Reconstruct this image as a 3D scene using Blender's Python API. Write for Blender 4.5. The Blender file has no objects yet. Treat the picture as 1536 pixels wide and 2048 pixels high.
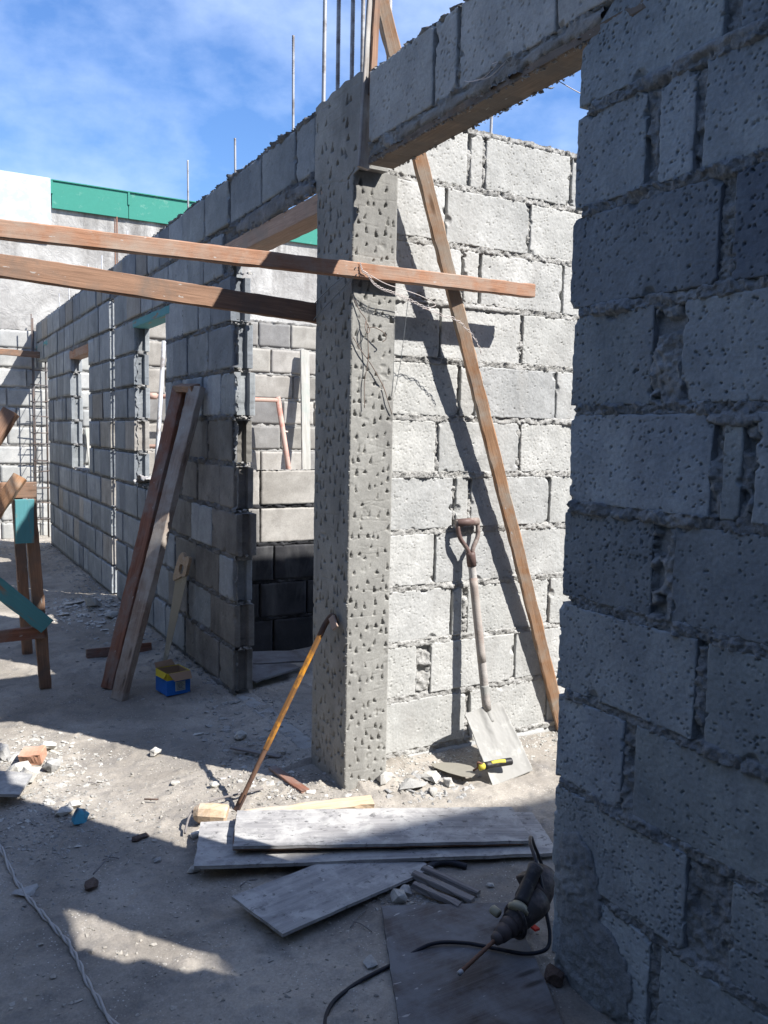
import bpy, math, random
import numpy as np
from mathutils import Vector, Matrix
R = math.radians
C = bpy.context.scene.collection
sc = bpy.context.scene

# ------------------------------------------------------------------ camera
cam_d = bpy.data.cameras.new('camera'); cam = bpy.data.objects.new('camera', cam_d); C.objects.link(cam)
AZ, PITCH, ROLL = R(29.69), R(5.37), R(1.1)
fw = Vector((math.sin(AZ)*math.cos(PITCH), math.cos(AZ)*math.cos(PITCH), -math.sin(PITCH)))
rt0 = Vector((math.cos(AZ), -math.sin(AZ), 0)); up0 = rt0.cross(fw)
rt = rt0*math.cos(ROLL) + up0*math.sin(ROLL); up = -rt0*math.sin(ROLL) + up0*math.cos(ROLL)
cam.matrix_world = Matrix(((rt.x, up.x, -fw.x, 0), (rt.y, up.y, -fw.y, 0), (rt.z, up.z, -fw.z, 1.36), (0, 0, 0, 1)))
cam_d.sensor_fit = 'VERTICAL'; cam_d.sensor_height = 24; cam_d.lens = 24*1679/2048
cam_d.clip_start = 0.02; cam_d.clip_end = 3000
sc.camera = cam
sc.render.resolution_x = 768; sc.render.resolution_y = 1024

# ------------------------------------------------------------------ light
SUN_EL = 47.0
SD = Vector((0.578*math.cos(R(SUN_EL)), -0.816*math.cos(R(SUN_EL)), math.sin(R(SUN_EL)))).normalized()   # towards the sun
sun_d = bpy.data.lights.new('sun', 'SUN'); sun = bpy.data.objects.new('sun', sun_d); C.objects.link(sun)
sun_d.energy = 4.9; sun_d.angle = R(0.53); sun_d.color = (1.0, 0.965, 0.915)
sun.rotation_euler = SD.to_track_quat('Z', 'Y').to_euler(); sun.location = (4, -6, 8)
world = bpy.data.worlds.new('World'); sc.world = world; world.use_nodes = True
wn = world.node_tree; wn.nodes.clear()
def wnode(t, **k):
    n = wn.nodes.new(t)
    for a, b in k.items(): setattr(n, a, b)
    return n
sky = wnode('ShaderNodeTexSky', sky_type='NISHITA', sun_disc=False)
sky.sun_elevation = R(SUN_EL); sky.sun_rotation = math.atan2(SD.x, SD.y)
sky.air_density = 1.15; sky.dust_density = 0.4; sky.ozone_density = 2.5; sky.altitude = 100
tc = wnode('ShaderNodeTexCoord')
sep = wnode('ShaderNodeSeparateXYZ'); wn.links.new(tc.outputs['Generated'], sep.inputs[0])
# project the view direction on a high flat cloud layer
mz = wnode('ShaderNodeMath', operation='MAXIMUM'); wn.links.new(sep.outputs[2], mz.inputs[0]); mz.inputs[1].default_value = 0.08
dx = wnode('ShaderNodeMath', operation='DIVIDE'); dy = wnode('ShaderNodeMath', operation='DIVIDE')
wn.links.new(sep.outputs[0], dx.inputs[0]); wn.links.new(mz.outputs[0], dx.inputs[1])
wn.links.new(sep.outputs[1], dy.inputs[0]); wn.links.new(mz.outputs[0], dy.inputs[1])
cb = wnode('ShaderNodeCombineXYZ'); wn.links.new(dx.outputs[0], cb.inputs[0]); wn.links.new(dy.outputs[0], cb.inputs[1])
mp = wnode('ShaderNodeMapping'); mp.inputs['Rotation'].default_value = (0, 0, R(35)); mp.inputs['Scale'].default_value = (2.0, 2.0, 3.4)
mp.inputs['Location'].default_value = (3.3, 0.35, 1.2)
wn.links.new(tc.outputs['Generated'], mp.inputs[0])
n1 = wnode('ShaderNodeTexNoise'); n1.inputs['Scale'].default_value = 1.5; n1.inputs['Detail'].default_value = 5; n1.inputs['Roughness'].default_value = 0.52; n1.inputs['Distortion'].default_value = 0.25
wn.links.new(mp.outputs[0], n1.inputs['Vector'])
n2 = wnode('ShaderNodeTexNoise'); n2.inputs['Scale'].default_value = 9; n2.inputs['Detail'].default_value = 6; n2.inputs['Roughness'].default_value = 0.6
wn.links.new(mp.outputs[0], n2.inputs['Vector'])
ad = wnode('ShaderNodeMath', operation='MULTIPLY_ADD'); wn.links.new(n2.outputs[0], ad.inputs[0]); ad.inputs[1].default_value = 0.26; wn.links.new(n1.outputs[0], ad.inputs[2])
cr = wnode('ShaderNodeValToRGB'); cr.color_ramp.elements[0].position = 0.50; cr.color_ramp.elements[0].color = (0, 0, 0, 1)
cr.color_ramp.elements[1].position = 0.84; cr.color_ramp.elements[1].color = (1, 1, 1, 1)
wn.links.new(ad.outputs[0], cr.inputs[0])
cm = wnode('ShaderNodeMath', operation='MULTIPLY_ADD'); wn.links.new(cr.outputs[0], cm.inputs[0]); cm.inputs[1].default_value = 0.66; cm.inputs[2].default_value = 0.09
hs = wnode('ShaderNodeHueSaturation'); hs.inputs['Saturation'].default_value = 1.38; hs.inputs['Hue'].default_value = 0.513; wn.links.new(sky.outputs[0], hs.inputs['Color'])
mx = wnode('ShaderNodeMix', data_type='RGBA'); wn.links.new(cm.outputs[0], mx.inputs[0]); wn.links.new(hs.outputs[0], mx.inputs[6])
mx.inputs[7].default_value = (4.6, 5.6, 7.6, 1)
bg = wnode('ShaderNodeBackground'); bg.inputs[1].default_value = 0.096; wn.links.new(mx.outputs[2], bg.inputs[0])
wo = wnode('ShaderNodeOutputWorld'); wn.links.new(bg.outputs[0], wo.inputs[0])
sc.view_settings.view_transform = 'Standard'; sc.view_settings.look = 'None'
sc.view_settings.exposure = 1.08; sc.view_settings.gamma = 1.0; sc.view_settings.use_curve_mapping = False

# ------------------------------------------------------------------ numeric noise
rng = np.random.default_rng(7)
_P = rng.random(65536).astype(np.float64)
def _h(ix, iy, iz, s):
    n = (ix*73856093) ^ (iy*19349663) ^ (iz*83492791) ^ (s*2654435)
    return _P[n & 65535]
def vnoise(p, s=0):
    p = np.asarray(p, float); i = np.floor(p).astype(np.int64); f = p - i; f = f*f*(3-2*f)
    x, y, z = i[..., 0], i[..., 1], i[..., 2]; fx, fy, fz = f[..., 0], f[..., 1], f[..., 2]
    def L(a, b, t): return a + (b-a)*t
    c = [[[_h(x+a, y+b, z+g, s) for g in (0, 1)] for b in (0, 1)] for a in (0, 1)]
    q = [[L(c[a][b][0], c[a][b][1], fz) for b in (0, 1)] for a in (0, 1)]
    return L(L(q[0][0], q[0][1], fy), L(q[1][0], q[1][1], fy), fx)*2 - 1
def fbm(p, octv=4, s=0, g=0.5):
    p = np.asarray(p, float); o = 0; a = 1; t = 0
    for k in range(octv):
        o = o + a*vnoise(p*(2.03**k) + 17.3*k, s+k); t += a; a *= g
    return o/t
def p3(a, b, c=0.0):
    a, b = np.broadcast_arrays(np.asarray(a, float), np.asarray(b, float))
    return np.stack([a, b, np.zeros_like(a)+c], -1)

# ------------------------------------------------------------------ mesh helpers
def mesh_obj(name, V, quads, mat, parent=None, smooth=True, extra=None, loc=None, rotz=None, tris=None):
    """V (n,3); quads (m,4); extra: list of n-gons"""
    V = np.asarray(V, np.float32)
    me = bpy.data.meshes.new(name)
    loops = []; tot = []
    if quads is not None and len(quads):
        q = np.asarray(quads, np.int32); loops.append(q.ravel()); tot.append(np.full(len(q), 4, np.int32))
    if tris is not None and len(tris):
        q = np.asarray(tris, np.int32); loops.append(q.ravel()); tot.append(np.full(len(q), 3, np.int32))
    for e in (extra or []):
        loops.append(np.asarray(e, np.int32)); tot.append(np.array([len(e)], np.int32))
    loops = np.concatenate(loops); tot = np.concatenate(tot)
    st = np.concatenate([[0], np.cumsum(tot)[:-1]]).astype(np.int32)
    me.vertices.add(len(V)); me.vertices.foreach_set('co', V.ravel())
    me.loops.add(len(loops)); me.loops.foreach_set('vertex_index', loops)
    me.polygons.add(len(tot)); me.polygons.foreach_set('loop_start', st)
    try: me.polygons.foreach_set('loop_total', tot)
    except Exception: pass
    sm = np.full(len(tot), bool(smooth))
    if smooth is not True and smooth is not False: sm = np.arange(len(tot)) < int(smooth)
    me.polygons.foreach_set('use_smooth', sm)
    me.update(calc_edges=True); me.validate()
    if mat: me.materials.append(mat)
    o = bpy.data.objects.new(name, me); C.objects.link(o)
    if parent: o.parent = parent
    if loc is not None: o.location = loc
    if rotz is not None: o.rotation_euler = (0, 0, rotz)
    return o
def grid_idx(nu, nv):
    a = np.arange((nu+1)*(nv+1)).reshape(nu+1, nv+1)
    return np.stack([a[:-1, :-1], a[1:, :-1], a[1:, 1:], a[:-1, 1:]], -1).reshape(-1, 4)
def thing(name, label, cat, loc=(0, 0, 0), rotz=0, group=None, kind=None):
    o = bpy.data.objects.new(name, None); C.objects.link(o); o.empty_display_size = 0.1
    o.location = loc; o.rotation_euler = (0, 0, rotz)
    return tag(o, label, cat, group, kind)
def tag(o, label=None, cat=None, group=None, kind=None):
    if label: o['label'] = label
    if cat: o['category'] = cat; o['kind'] = 'thing'
    if group: o['group'] = group
    if kind: o['kind'] = kind
    return o

# ------------------------------------------------------------------ materials
def mat_base(name):
    m = bpy.data.materials.new(name); m.use_nodes = True; nt = m.node_tree
    b = nt.nodes['Principled BSDF']; b.inputs['Roughness'].default_value = 0.92
    b.inputs['Specular IOR Level'].default_value = 0.25
    return m, nt, b
class NB:
    def __init__(s, nt): s.nt = nt
    def n(s, t, **k):
        x = s.nt.nodes.new(t)
        for a, b in k.items(): setattr(x, a, b)
        return x
    def l(s, a, b): s.nt.links.new(a, b)
    def coords(s, scale=(1, 1, 1), world=False, rnd=True):
        t = s.n('ShaderNodeTexCoord'); m = s.n('ShaderNodeMapping'); m.inputs['Scale'].default_value = scale
        if world:
            g = s.n('ShaderNodeNewGeometry'); s.l(g.outputs['Position'], m.inputs[0])
        else: s.l(t.outputs['Object'], m.inputs[0])
        if rnd and not world:
            oi = s.n('ShaderNodeObjectInfo'); k = s.n('ShaderNodeMath', operation='MULTIPLY'); k.inputs[1].default_value = 37.0
            s.l(oi.outputs['Random'], k.inputs[0]); s.l(k.outputs[0], m.inputs['Location'])
        return m.outputs[0]
    def noise(s, vec, scale, detail=5, rough=0.6, dist=0):
        x = s.n('ShaderNodeTexNoise'); x.inputs['Scale'].default_value = scale; x.inputs['Detail'].default_value = detail
        x.inputs['Roughness'].default_value = rough; x.inputs['Distortion'].default_value = dist
        s.l(vec, x.inputs['Vector']); return x.outputs[0]
    def ramp(s, fac, stops):
        r = s.n('ShaderNodeValToRGB'); e = r.color_ramp.elements
        while len(e) < len(stops): e.new(0.5)
        for i, (p, c) in enumerate(stops):
            e[i].position = p; e[i].color = (c, c, c, 1) if not hasattr(c, '__len__') else (*c, 1)
        s.l(fac, r.inputs[0]); return r.outputs[0]
    def mix(s, fac, a, b, mode='MIX'):
        x = s.n('ShaderNodeMix', data_type='RGBA', blend_type=mode)
        for sock, v in ((x.inputs[0], fac), (x.inputs[6], a), (x.inputs[7], b)):
            if hasattr(v, 'is_linked') or hasattr(v, 'links'): s.l(v, sock)
            elif hasattr(v, '__len__'): sock.default_value = (*v, 1)
            else: sock.default_value = v
        return x.outputs[2]
    def bump(s, h, strength, dist, b):
        x = s.n('ShaderNodeBump'); x.inputs['Strength'].default_value = strength; x.inputs['Distance'].default_value = dist
        s.l(h, x.inputs['Height']); s.l(x.outputs[0], b.inputs['Normal'])

def concrete(name, c0, c1, speck=0.0, grain=90, rnd=0.22, bump=0.5, bd=0.002, stain=None, big=3.5, world=False):
    m, nt, b = mat_base(name); q = NB(nt); v = q.coords(world=world)
    a = q.noise(v, big, 6, 0.62, 0.3); col = q.mix(q.ramp(a, [(0.32, 0), (0.7, 1)]), c0, c1)
    f = q.noise(v, grain, 4, 0.7)
    col = q.mix(1.0, col, q.ramp(f, [(0.25, 0.80), (0.75, 1.14)]), 'MULTIPLY')
    f2 = q.noise(v, 14, 5, 0.65)
    col = q.mix(1.0, col, q.ramp(f2, [(0.3, 0.86), (0.7, 1.08)]), 'MULTIPLY')
    if rnd and not world:
        oi = q.n('ShaderNodeObjectInfo')
        col = q.mix(1.0, col, q.ramp(oi.outputs['Random'], [(0, (1-rnd, 1-rnd*0.95, 1-rnd*0.85)), (0.35, (1-rnd*.2, 1-rnd*.2, 1-rnd*.28)), (0.7, (1, 0.995, 0.98)), (1.0, (1+rnd*.35,)*3)]), 'MULTIPLY')
    if stain:
        st = q.noise(q.coords((1.3, 1.3, 0.35), world=world), 5, 5, 0.6, 0.4)
        col = q.mix(q.ramp(st, [(0.52, 0), (0.72, 0.8)]), col, stain)
    q.l(col, b.inputs['Base Color'])
    ff = q.noise(v, grain*1.8, 5, 0.75)
    q.bump(ff, bump, bd, b)
    return m
M = {}
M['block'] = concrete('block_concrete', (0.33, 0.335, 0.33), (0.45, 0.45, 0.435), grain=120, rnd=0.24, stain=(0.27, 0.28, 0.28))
M['block_old'] = concrete('block_weathered_blue_shade', (0.215, 0.235, 0.255), (0.335, 0.355, 0.37), grain=110, rnd=0.36, stain=(0.16, 0.17, 0.18))  # weathered grey with a slight blue shade tint put into the colour
M['block_pale'] = concrete('block_concrete_pale', (0.36, 0.362, 0.352), (0.475, 0.475, 0.46), grain=120, rnd=0.15, stain=(0.32, 0.315, 0.30))
M['block_near'] = concrete('block_concrete_blue_shade', (0.21, 0.245, 0.285), (0.34, 0.38, 0.41), grain=110, rnd=0.52, stain=(0.19, 0.21, 0.235))  # blue of the open shade tinted into the grey block colour
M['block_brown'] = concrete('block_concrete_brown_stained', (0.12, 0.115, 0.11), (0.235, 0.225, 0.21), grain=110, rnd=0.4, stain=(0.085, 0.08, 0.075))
M['mortar_light'] = concrete('mortar_light', (0.34, 0.335, 0.32), (0.47, 0.465, 0.445), grain=150, rnd=0, bump=1.0, bd=0.005, big=9)
M['block_tan'] = concrete('block_concrete_tan', (0.255, 0.24, 0.22), (0.38, 0.365, 0.34), grain=110, rnd=0.4, stain=(0.20, 0.185, 0.17))
M['mortar'] = concrete('mortar', (0.27, 0.265, 0.25), (0.40, 0.39, 0.37), grain=150, rnd=0, bump=1.0, bd=0.005, big=7)
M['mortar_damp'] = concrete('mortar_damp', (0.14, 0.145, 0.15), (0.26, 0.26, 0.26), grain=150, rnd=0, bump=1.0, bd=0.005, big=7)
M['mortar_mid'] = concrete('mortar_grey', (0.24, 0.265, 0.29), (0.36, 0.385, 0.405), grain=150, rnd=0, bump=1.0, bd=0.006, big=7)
M['block_shade_damp'] = concrete('shaded_damp_block', (0.016, 0.017, 0.02), (0.05, 0.05, 0.055), grain=110, rnd=0.45, stain=(0.10, 0.10, 0.10))  # shadow on the doorway wall painted dark, with damp splotches
M['column'] = concrete('column_concrete', (0.235, 0.23, 0.212), (0.32, 0.315, 0.292), grain=140, rnd=0, stain=(0.165, 0.16, 0.15), bump=0.6)
M['rubble'] = concrete('rubble_concrete', (0.36, 0.35, 0.33), (0.56, 0.54, 0.50), grain=90, rnd=0.3, bump=0.8, bd=0.003)
M['plywood_top'] = concrete('dusty_plywood', (0.24, 0.24, 0.25), (0.43, 0.42, 0.40), grain=60, rnd=0.15, stain=(0.10, 0.095, 0.10), bump=0.9, bd=0.004, big=14)

def plaster_mat():
    m, nt, b = mat_base('stained_plaster'); q = NB(nt); v = q.coords(world=True)
    a = q.noise(v, 1.3, 7, 0.65, 0.6)
    col = q.mix(q.ramp(a, [(0.38, 0), (0.62, 1)]), (0.30, 0.29, 0.275), (0.52, 0.51, 0.485))
    st = q.noise(q.coords((2.0, 2.0, 0.28), world=True), 2.3, 6, 0.65, 0.5)
    g = q.n('ShaderNodeNewGeometry'); sp = q.n('ShaderNodeSeparateXYZ'); q.l(g.outputs['Position'], sp.inputs[0])
    mr = q.n('ShaderNodeMapRange'); q.l(sp.outputs[2], mr.inputs[0]); mr.inputs[1].default_value = 3.0; mr.inputs[2].default_value = 4.0; mr.inputs[3].default_value = 0.12; mr.inputs[4].default_value = 0.95
    k = q.n('ShaderNodeMath', operation='MULTIPLY'); q.l(q.ramp(st, [(0.46, 0), (0.62, 1)]), k.inputs[0]); q.l(mr.outputs[0], k.inputs[1])
    col = q.mix(k.outputs[0], col, (0.17, 0.16, 0.15))
    f = q.noise(v, 30, 4, 0.7); col = q.mix(1.0, col, q.ramp(f, [(0.25, 0.85), (0.75, 1.1)]), 'MULTIPLY')
    q.l(col, b.inputs['Base Color']); q.bump(q.noise(v, 7, 7, 0.66, 0.8), 0.8, 0.022, b); return m
M['plaster'] = plaster_mat()

def paint(name, c, rough=0.5, wear=0.12, wc=(0.3, 0.3, 0.3), metal=0):
    m, nt, b = mat_base(name); q = NB(nt); v = q.coords()
    a = q.noise(v, 9, 6, 0.65); col = q.mix(q.ramp(a, [(0.60, 0), (0.68, 1)]), c, wc) if wear else None
    d = tuple(x*0.82 for x in c); base = q.mix(q.noise(v, 40, 4, 0.6), c, d)
    if wear:
        k = q.n('ShaderNodeMath', operation='MULTIPLY'); q.l(q.ramp(a, [(0.62-wear*0.6, 0), (0.72-wear*.6, 1)]), k.inputs[0]); k.inputs[1].default_value = 0.85
        base = q.mix(k.outputs[0], base, wc)
    q.l(base, b.inputs['Base Color']); b.inputs['Roughness'].default_value = rough; b.inputs['Metallic'].default_value = metal
    q.bump(q.noise(v, 70, 4, 0.6), 0.25, 0.002, b); return m
M['green'] = paint('green_painted_sheet', (0.045, 0.25, 0.19), 0.45, 0.04, (0.12, 0.3, 0.24))
M['dark_sheet'] = paint('dark_green_sheet', (0.045, 0.075, 0.065), 0.6, 0.06, (0.10, 0.07, 0.05))
M['house_wall'] = paint('grey_blue_render', (0.10, 0.115, 0.13), 0.9, 0.06, (0.08, 0.09, 0.1))
M['white_paint'] = paint('white_painted_wall', (0.52, 0.56, 0.60), 0.7, 0.25, (0.38, 0.46, 0.55))
M['rust'] = paint('rusty_steel', (0.10, 0.075, 0.065), 0.7, 0.3, (0.16, 0.08, 0.05))
M['rebar'] = paint('grey_rebar_steel', (0.42, 0.43, 0.45), 0.5, 0.2, (0.17, 0.15, 0.14), 0.25)
M['cage'] = paint('cage_steel', (0.13, 0.12, 0.12), 0.55, 0.25, (0.16, 0.12, 0.10), 0.3)
M['pipe'] = paint('pink_primer_pipe', (0.42, 0.20, 0.155), 0.6, 0.35, (0.40, 0.29, 0.24))
M['yellow_bar'] = paint('yellow_painted_bar', (0.52, 0.23, 0.025), 0.5, 0.34, (0.10, 0.055, 0.03))
M['bar_bare'] = paint('bare_rusty_bar', (0.13, 0.075, 0.05), 0.6, 0.2, (0.06, 0.04, 0.035))
M['claw'] = paint('worn_claw_steel', (0.55, 0.50, 0.46), 0.5, 0.2, (0.3, 0.2, 0.15))
M['shovel_metal'] = paint('cement_crusted_blade', (0.37, 0.365, 0.34), 0.9, 0.42, (0.25, 0.245, 0.23))
M['shovel_grip'] = paint('brown_worn_grip', (0.13, 0.085, 0.075), 0.55, 0.2, (0.30, 0.26, 0.23))
M['trowel_metal'] = paint('dull_trowel_steel', (0.33, 0.31, 0.26), 0.5, 0.1, (0.4, 0.38, 0.33), 0.3)
M['black_plastic'] = paint('black_plastic', (0.02, 0.02, 0.022), 0.5, 0.18, (0.10, 0.09, 0.085))
M['drill_body'] = paint('dirty_dark_drill_casing', (0.028, 0.024, 0.025), 0.55, 0.28, (0.10, 0.08, 0.075))
M['drill_collar'] = paint('cream_drill_collar', (0.30, 0.28, 0.20), 0.6, 0.2, (0.2, 0.18, 0.14))
M['yellow_plastic'] = paint('yellow_plastic', (0.52, 0.44, 0.06), 0.6, 0.22, (0.4, 0.35, 0.1))
M['box_blue'] = paint('blue_print_card', (0.02, 0.17, 0.62), 0.55, 0.03, (0.03, 0.16, 0.5))
M['box_yellow'] = paint('yellow_print_card', (0.62, 0.48, 0.03), 0.55, 0.03, (0.5, 0.4, 0.05))
M['card'] = paint('brown_cardboard', (0.36, 0.24, 0.16), 0.85, 0.03, (0.3, 0.2, 0.13))
M['card_pale'] = paint('pale_label', (0.45, 0.50, 0.48), 0.8, 0.03, (0.4, 0.45, 0.44))
M['ink'] = paint('grey_print', (0.12, 0.16, 0.22), 0.8, 0)
M['cable_white'] = paint('dusty_white_cable', (0.40, 0.38, 0.36), 0.7, 0.1, (0.28, 0.26, 0.25))
M['cable_black'] = paint('black_cable', (0.018, 0.02, 0.028), 0.5, 0.1, (0.06, 0.06, 0.07))
M['wire_white'] = paint('pale_twisted_wire', (0.62, 0.56, 0.53), 0.5, 0.05, (0.5, 0.4, 0.36))
M['wire_grey'] = paint('grey_tie_wire', (0.25, 0.27, 0.28), 0.5, 0.1, (0.2, 0.18, 0.17), 0.5)
M['wire_rust'] = paint('rusty_tie_wire', (0.20, 0.16, 0.135), 0.7, 0.1, (0.2, 0.1, 0.06))
M['brick'] = concrete('red_brick', (0.44, 0.22, 0.14), (0.54, 0.33, 0.24), rnd=0.1, stain=(0.46, 0.40, 0.34))
M['blue_chunk'] = paint('blue_painted_chunk', (0.07, 0.33, 0.47), 0.7, 0.30, (0.07, 0.05, 0.045))
M['grit'] = concrete('dusty_grit', (0.26, 0.24, 0.21), (0.40, 0.375, 0.33), grain=90, rnd=0.2, bump=0.8, bd=0.003)
M['soil'] = concrete('dark_soil', (0.10, 0.07, 0.06), (0.20, 0.15, 0.12), rnd=0.2, bump=1.0, bd=0.006)
M['red_plastic'] = paint('red_plastic', (0.5, 0.02, 0.02), 0.5, 0)
M['cement_bag'] = paint('blue_white_cement_dust', (0.13, 0.155, 0.20), 0.9, 0.4, (0.25, 0.27, 0.31))

def wood(name, c0, c1, dirt=(0.2, 0.19, 0.18), dirt_amt=0.25, rough=0.8, paintc=None, pamt=0.0):
    m, nt, b = mat_base(name); q = NB(nt)
    v = q.coords((1.6, 26, 26)); a = q.noise(v, 2.0, 7, 0.62, 0.9)
    col = q.mix(q.ramp(a, [(0.3, 0), (0.7, 1)]), c0, c1)
    v2 = q.coords((3, 90, 90)); f = q.noise(v2, 2.2, 5, 0.7, 0.4)
    col = q.mix(1.0, col, q.ramp(f, [(0.28, 0.70), (0.7, 1.13)]), 'MULTIPLY')
    v3 = q.coords(); d = q.noise(v3, 5.5, 6, 0.65, 0.3)
    col = q.mix(q.ramp(d, [(0.60-dirt_amt*0.5, 0), (0.76-dirt_amt*0.4, 0.85)]), col, dirt)
    kn = q.n('ShaderNodeTexVoronoi'); kn.inputs['Scale'].default_value = 1.0; q.l(q.coords((3.2, 14, 14)), kn.inputs['Vector'])
    col = q.mix(q.ramp(kn.outputs['Distance'], [(0.06, 0.75), (0.15, 0.0)]), col, tuple(x*0.35 for x in c0))
    sp_ = q.noise(q.coords((9, 22, 22)), 3.0, 3, 0.5); col = q.mix(q.ramp(sp_, [(0.70, 0), (0.73, 0.7)]), col, (0.42, 0.41, 0.39))
    if paintc:
        pp = q.noise(q.coords((1.2, 8, 8)), 3.5, 6, 0.6, 0.4)
        pc = q.mix(f, tuple(x*0.72 for x in paintc), paintc)
        col = q.mix(q.ramp(pp, [(pamt-0.05, 1), (pamt+0.05, 0)]), col, pc)
    q.l(col, b.inputs['Base Color']); b.inputs['Roughness'].default_value = rough
    q.bump(f, 0.6, 0.002, b); return m
M['wood_orange'] = wood('reddish_lumber', (0.26, 0.125, 0.072), (0.42, 0.23, 0.145), dirt=(0.33, 0.265, 0.215), dirt_amt=0.36)
M['wood_brown'] = wood('brown_lumber', (0.20, 0.115, 0.075), (0.34, 0.205, 0.135), dirt=(0.15, 0.12, 0.10), dirt_amt=0.3)
M['wood_rust'] = wood('dark_red_lumber', (0.17, 0.075, 0.05), (0.28, 0.13, 0.085), dirt=(0.22, 0.19, 0.17), dirt_amt=0.3)
M['wood_grey'] = wood('grey_weathered_lumber', (0.26, 0.235, 0.215), (0.40, 0.365, 0.335), dirt=(0.45, 0.44, 0.42), dirt_amt=0.3)
M['wood_pale'] = wood('pale_new_lumber', (0.46, 0.33, 0.21), (0.62, 0.48, 0.34), dirt=(0.42, 0.38, 0.33), dirt_amt=0.25)
M['wood_prop'] = wood('prop_lumber', (0.30, 0.155, 0.08), (0.42, 0.25, 0.145), dirt=(0.34, 0.30, 0.25), dirt_amt=0.36)
M['wood_pink'] = wood('fresh_pinkish_lumber', (0.36, 0.235, 0.17), (0.48, 0.335, 0.25), dirt=(0.30, 0.24, 0.19), dirt_amt=0.2)
M['wood_handle'] = wood('worn_brown_handle', (0.17, 0.11, 0.09), (0.26, 0.18, 0.15), dirt=(0.36, 0.33, 0.30), dirt_amt=0.55)
M['wood_weather'] = wood('weathered_brown_lumber', (0.20, 0.145, 0.115), (0.33, 0.265, 0.22), dirt=(0.36, 0.34, 0.31), dirt_amt=0.36)
def ply_mat(name, ang, c0, c1, dust):
    m, nt, b = mat_base(name); q = NB(nt); g_ = q.n('ShaderNodeNewGeometry')
    mp_ = q.n('ShaderNodeMapping'); mp_.vector_type = 'TEXTURE'; mp_.inputs['Rotation'].default_value = (0, 0, ang); mp_.inputs['Scale'].default_value = (0.5, 0.03, 0.03); q.l(g_.outputs['Position'], mp_.inputs[0])
    a = q.noise(mp_.outputs[0], 1.6, 6, 0.65, 0.5); w_ = q.coords(world=True)
    col = q.mix(q.ramp(a, [(0.34, 0), (0.66, 1)]), c0, c1)
    col = q.mix(q.ramp(q.noise(w_, 11, 7, 0.68, 0.4), [(0.44, 0), (0.60, 0.85)]), col, dust)
    col = q.mix(q.ramp(q.noise(w_, 34, 6, 0.7, 0.3), [(0.58, 0), (0.66, 0.8)]), col, tuple(x*0.45 for x in c0))
    col = q.mix(q.ramp(q.noise(w_, 60, 4, 0.6), [(0.66, 0), (0.72, 0.8)]), col, (0.46, 0.45, 0.42))
    q.l(col, b.inputs['Base Color']); q.bump(q.noise(mp_.outputs[0], 5, 5, 0.7), 0.7, 0.003, b); return m
M['ply_long'] = ply_mat('dusty_plywood_grain', R(-22), (0.19, 0.185, 0.185), (0.33, 0.32, 0.31), (0.42, 0.41, 0.39))
M['ply_short'] = ply_mat('dusty_plywood_grain_short', R(14), (0.20, 0.20, 0.205), (0.31, 0.305, 0.30), (0.39, 0.385, 0.375))
M['wood_form'] = wood('cement_stained_form_board', (0.17, 0.12, 0.085), (0.28, 0.21, 0.155), dirt=(0.13, 0.115, 0.10), dirt_amt=0.5)
M['wood_teal'] = wood('teal_painted_lumber', (0.24, 0.14, 0.09), (0.3, 0.2, 0.14), paintc=(0.10, 0.30, 0.33), pamt=0.62, dirt_amt=0.08)
M['wood_white'] = wood('whitewashed_board', (0.34, 0.33, 0.295), (0.46, 0.45, 0.41), dirt=(0.30, 0.34, 0.31), dirt_amt=0.2)
M['wood_lath'] = wood('splintered_lath', (0.13, 0.12, 0.12), (0.22, 0.20, 0.19), dirt_amt=0.3)
M['ply_dark'] = wood('dark_stained_plywood', (0.065, 0.055, 0.052), (0.12, 0.105, 0.098), dirt=(0.17, 0.175, 0.185), dirt_amt=0.5)

def ground_mat():
    m, nt, b = mat_base('dusty_cement_ground'); q = NB(nt); v = q.coords(world=True)
    a = q.noise(v, 1.8, 7, 0.6, 0.5)
    col = q.mix(q.ramp(a, [(0.38, 0), (0.62, 1)]), (0.222, 0.200, 0.172), (0.372, 0.338, 0.292))
    d = q.noise(v, 6.5, 7, 0.68, 0.4)
    col = q.mix(q.ramp(d, [(0.50, 0), (0.72, 0.8)]), col, (0.165, 0.155, 0.145))
    f = q.noise(v, 120, 5, 0.75); col = q.mix(1.0, col, q.ramp(f, [(0.28, 0.74), (0.72, 1.18)]), 'MULTIPLY')
    vo = q.n('ShaderNodeTexVoronoi'); vo.inputs['Scale'].default_value = 85; q.l(v, vo.inputs['Vector'])
    sp = q.noise(v, 9, 3, 0.5)
    k = q.n('ShaderNodeMath', operation='MULTIPLY'); q.l(q.ramp(vo.outputs['Distance'], [(0.12, 1), (0.22, 0)]), k.inputs[0]); q.l(q.ramp(sp, [(0.45, 0), (0.6, 1)]), k.inputs[1])
    col = q.mix(k.outputs[0], col, (0.50, 0.48, 0.44))
    q.l(col, b.inputs['Base Color']); q.bump(q.noise(v, 190, 6, 0.8), 0.8, 0.004, b); return m
M['ground'] = ground_mat()

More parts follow.
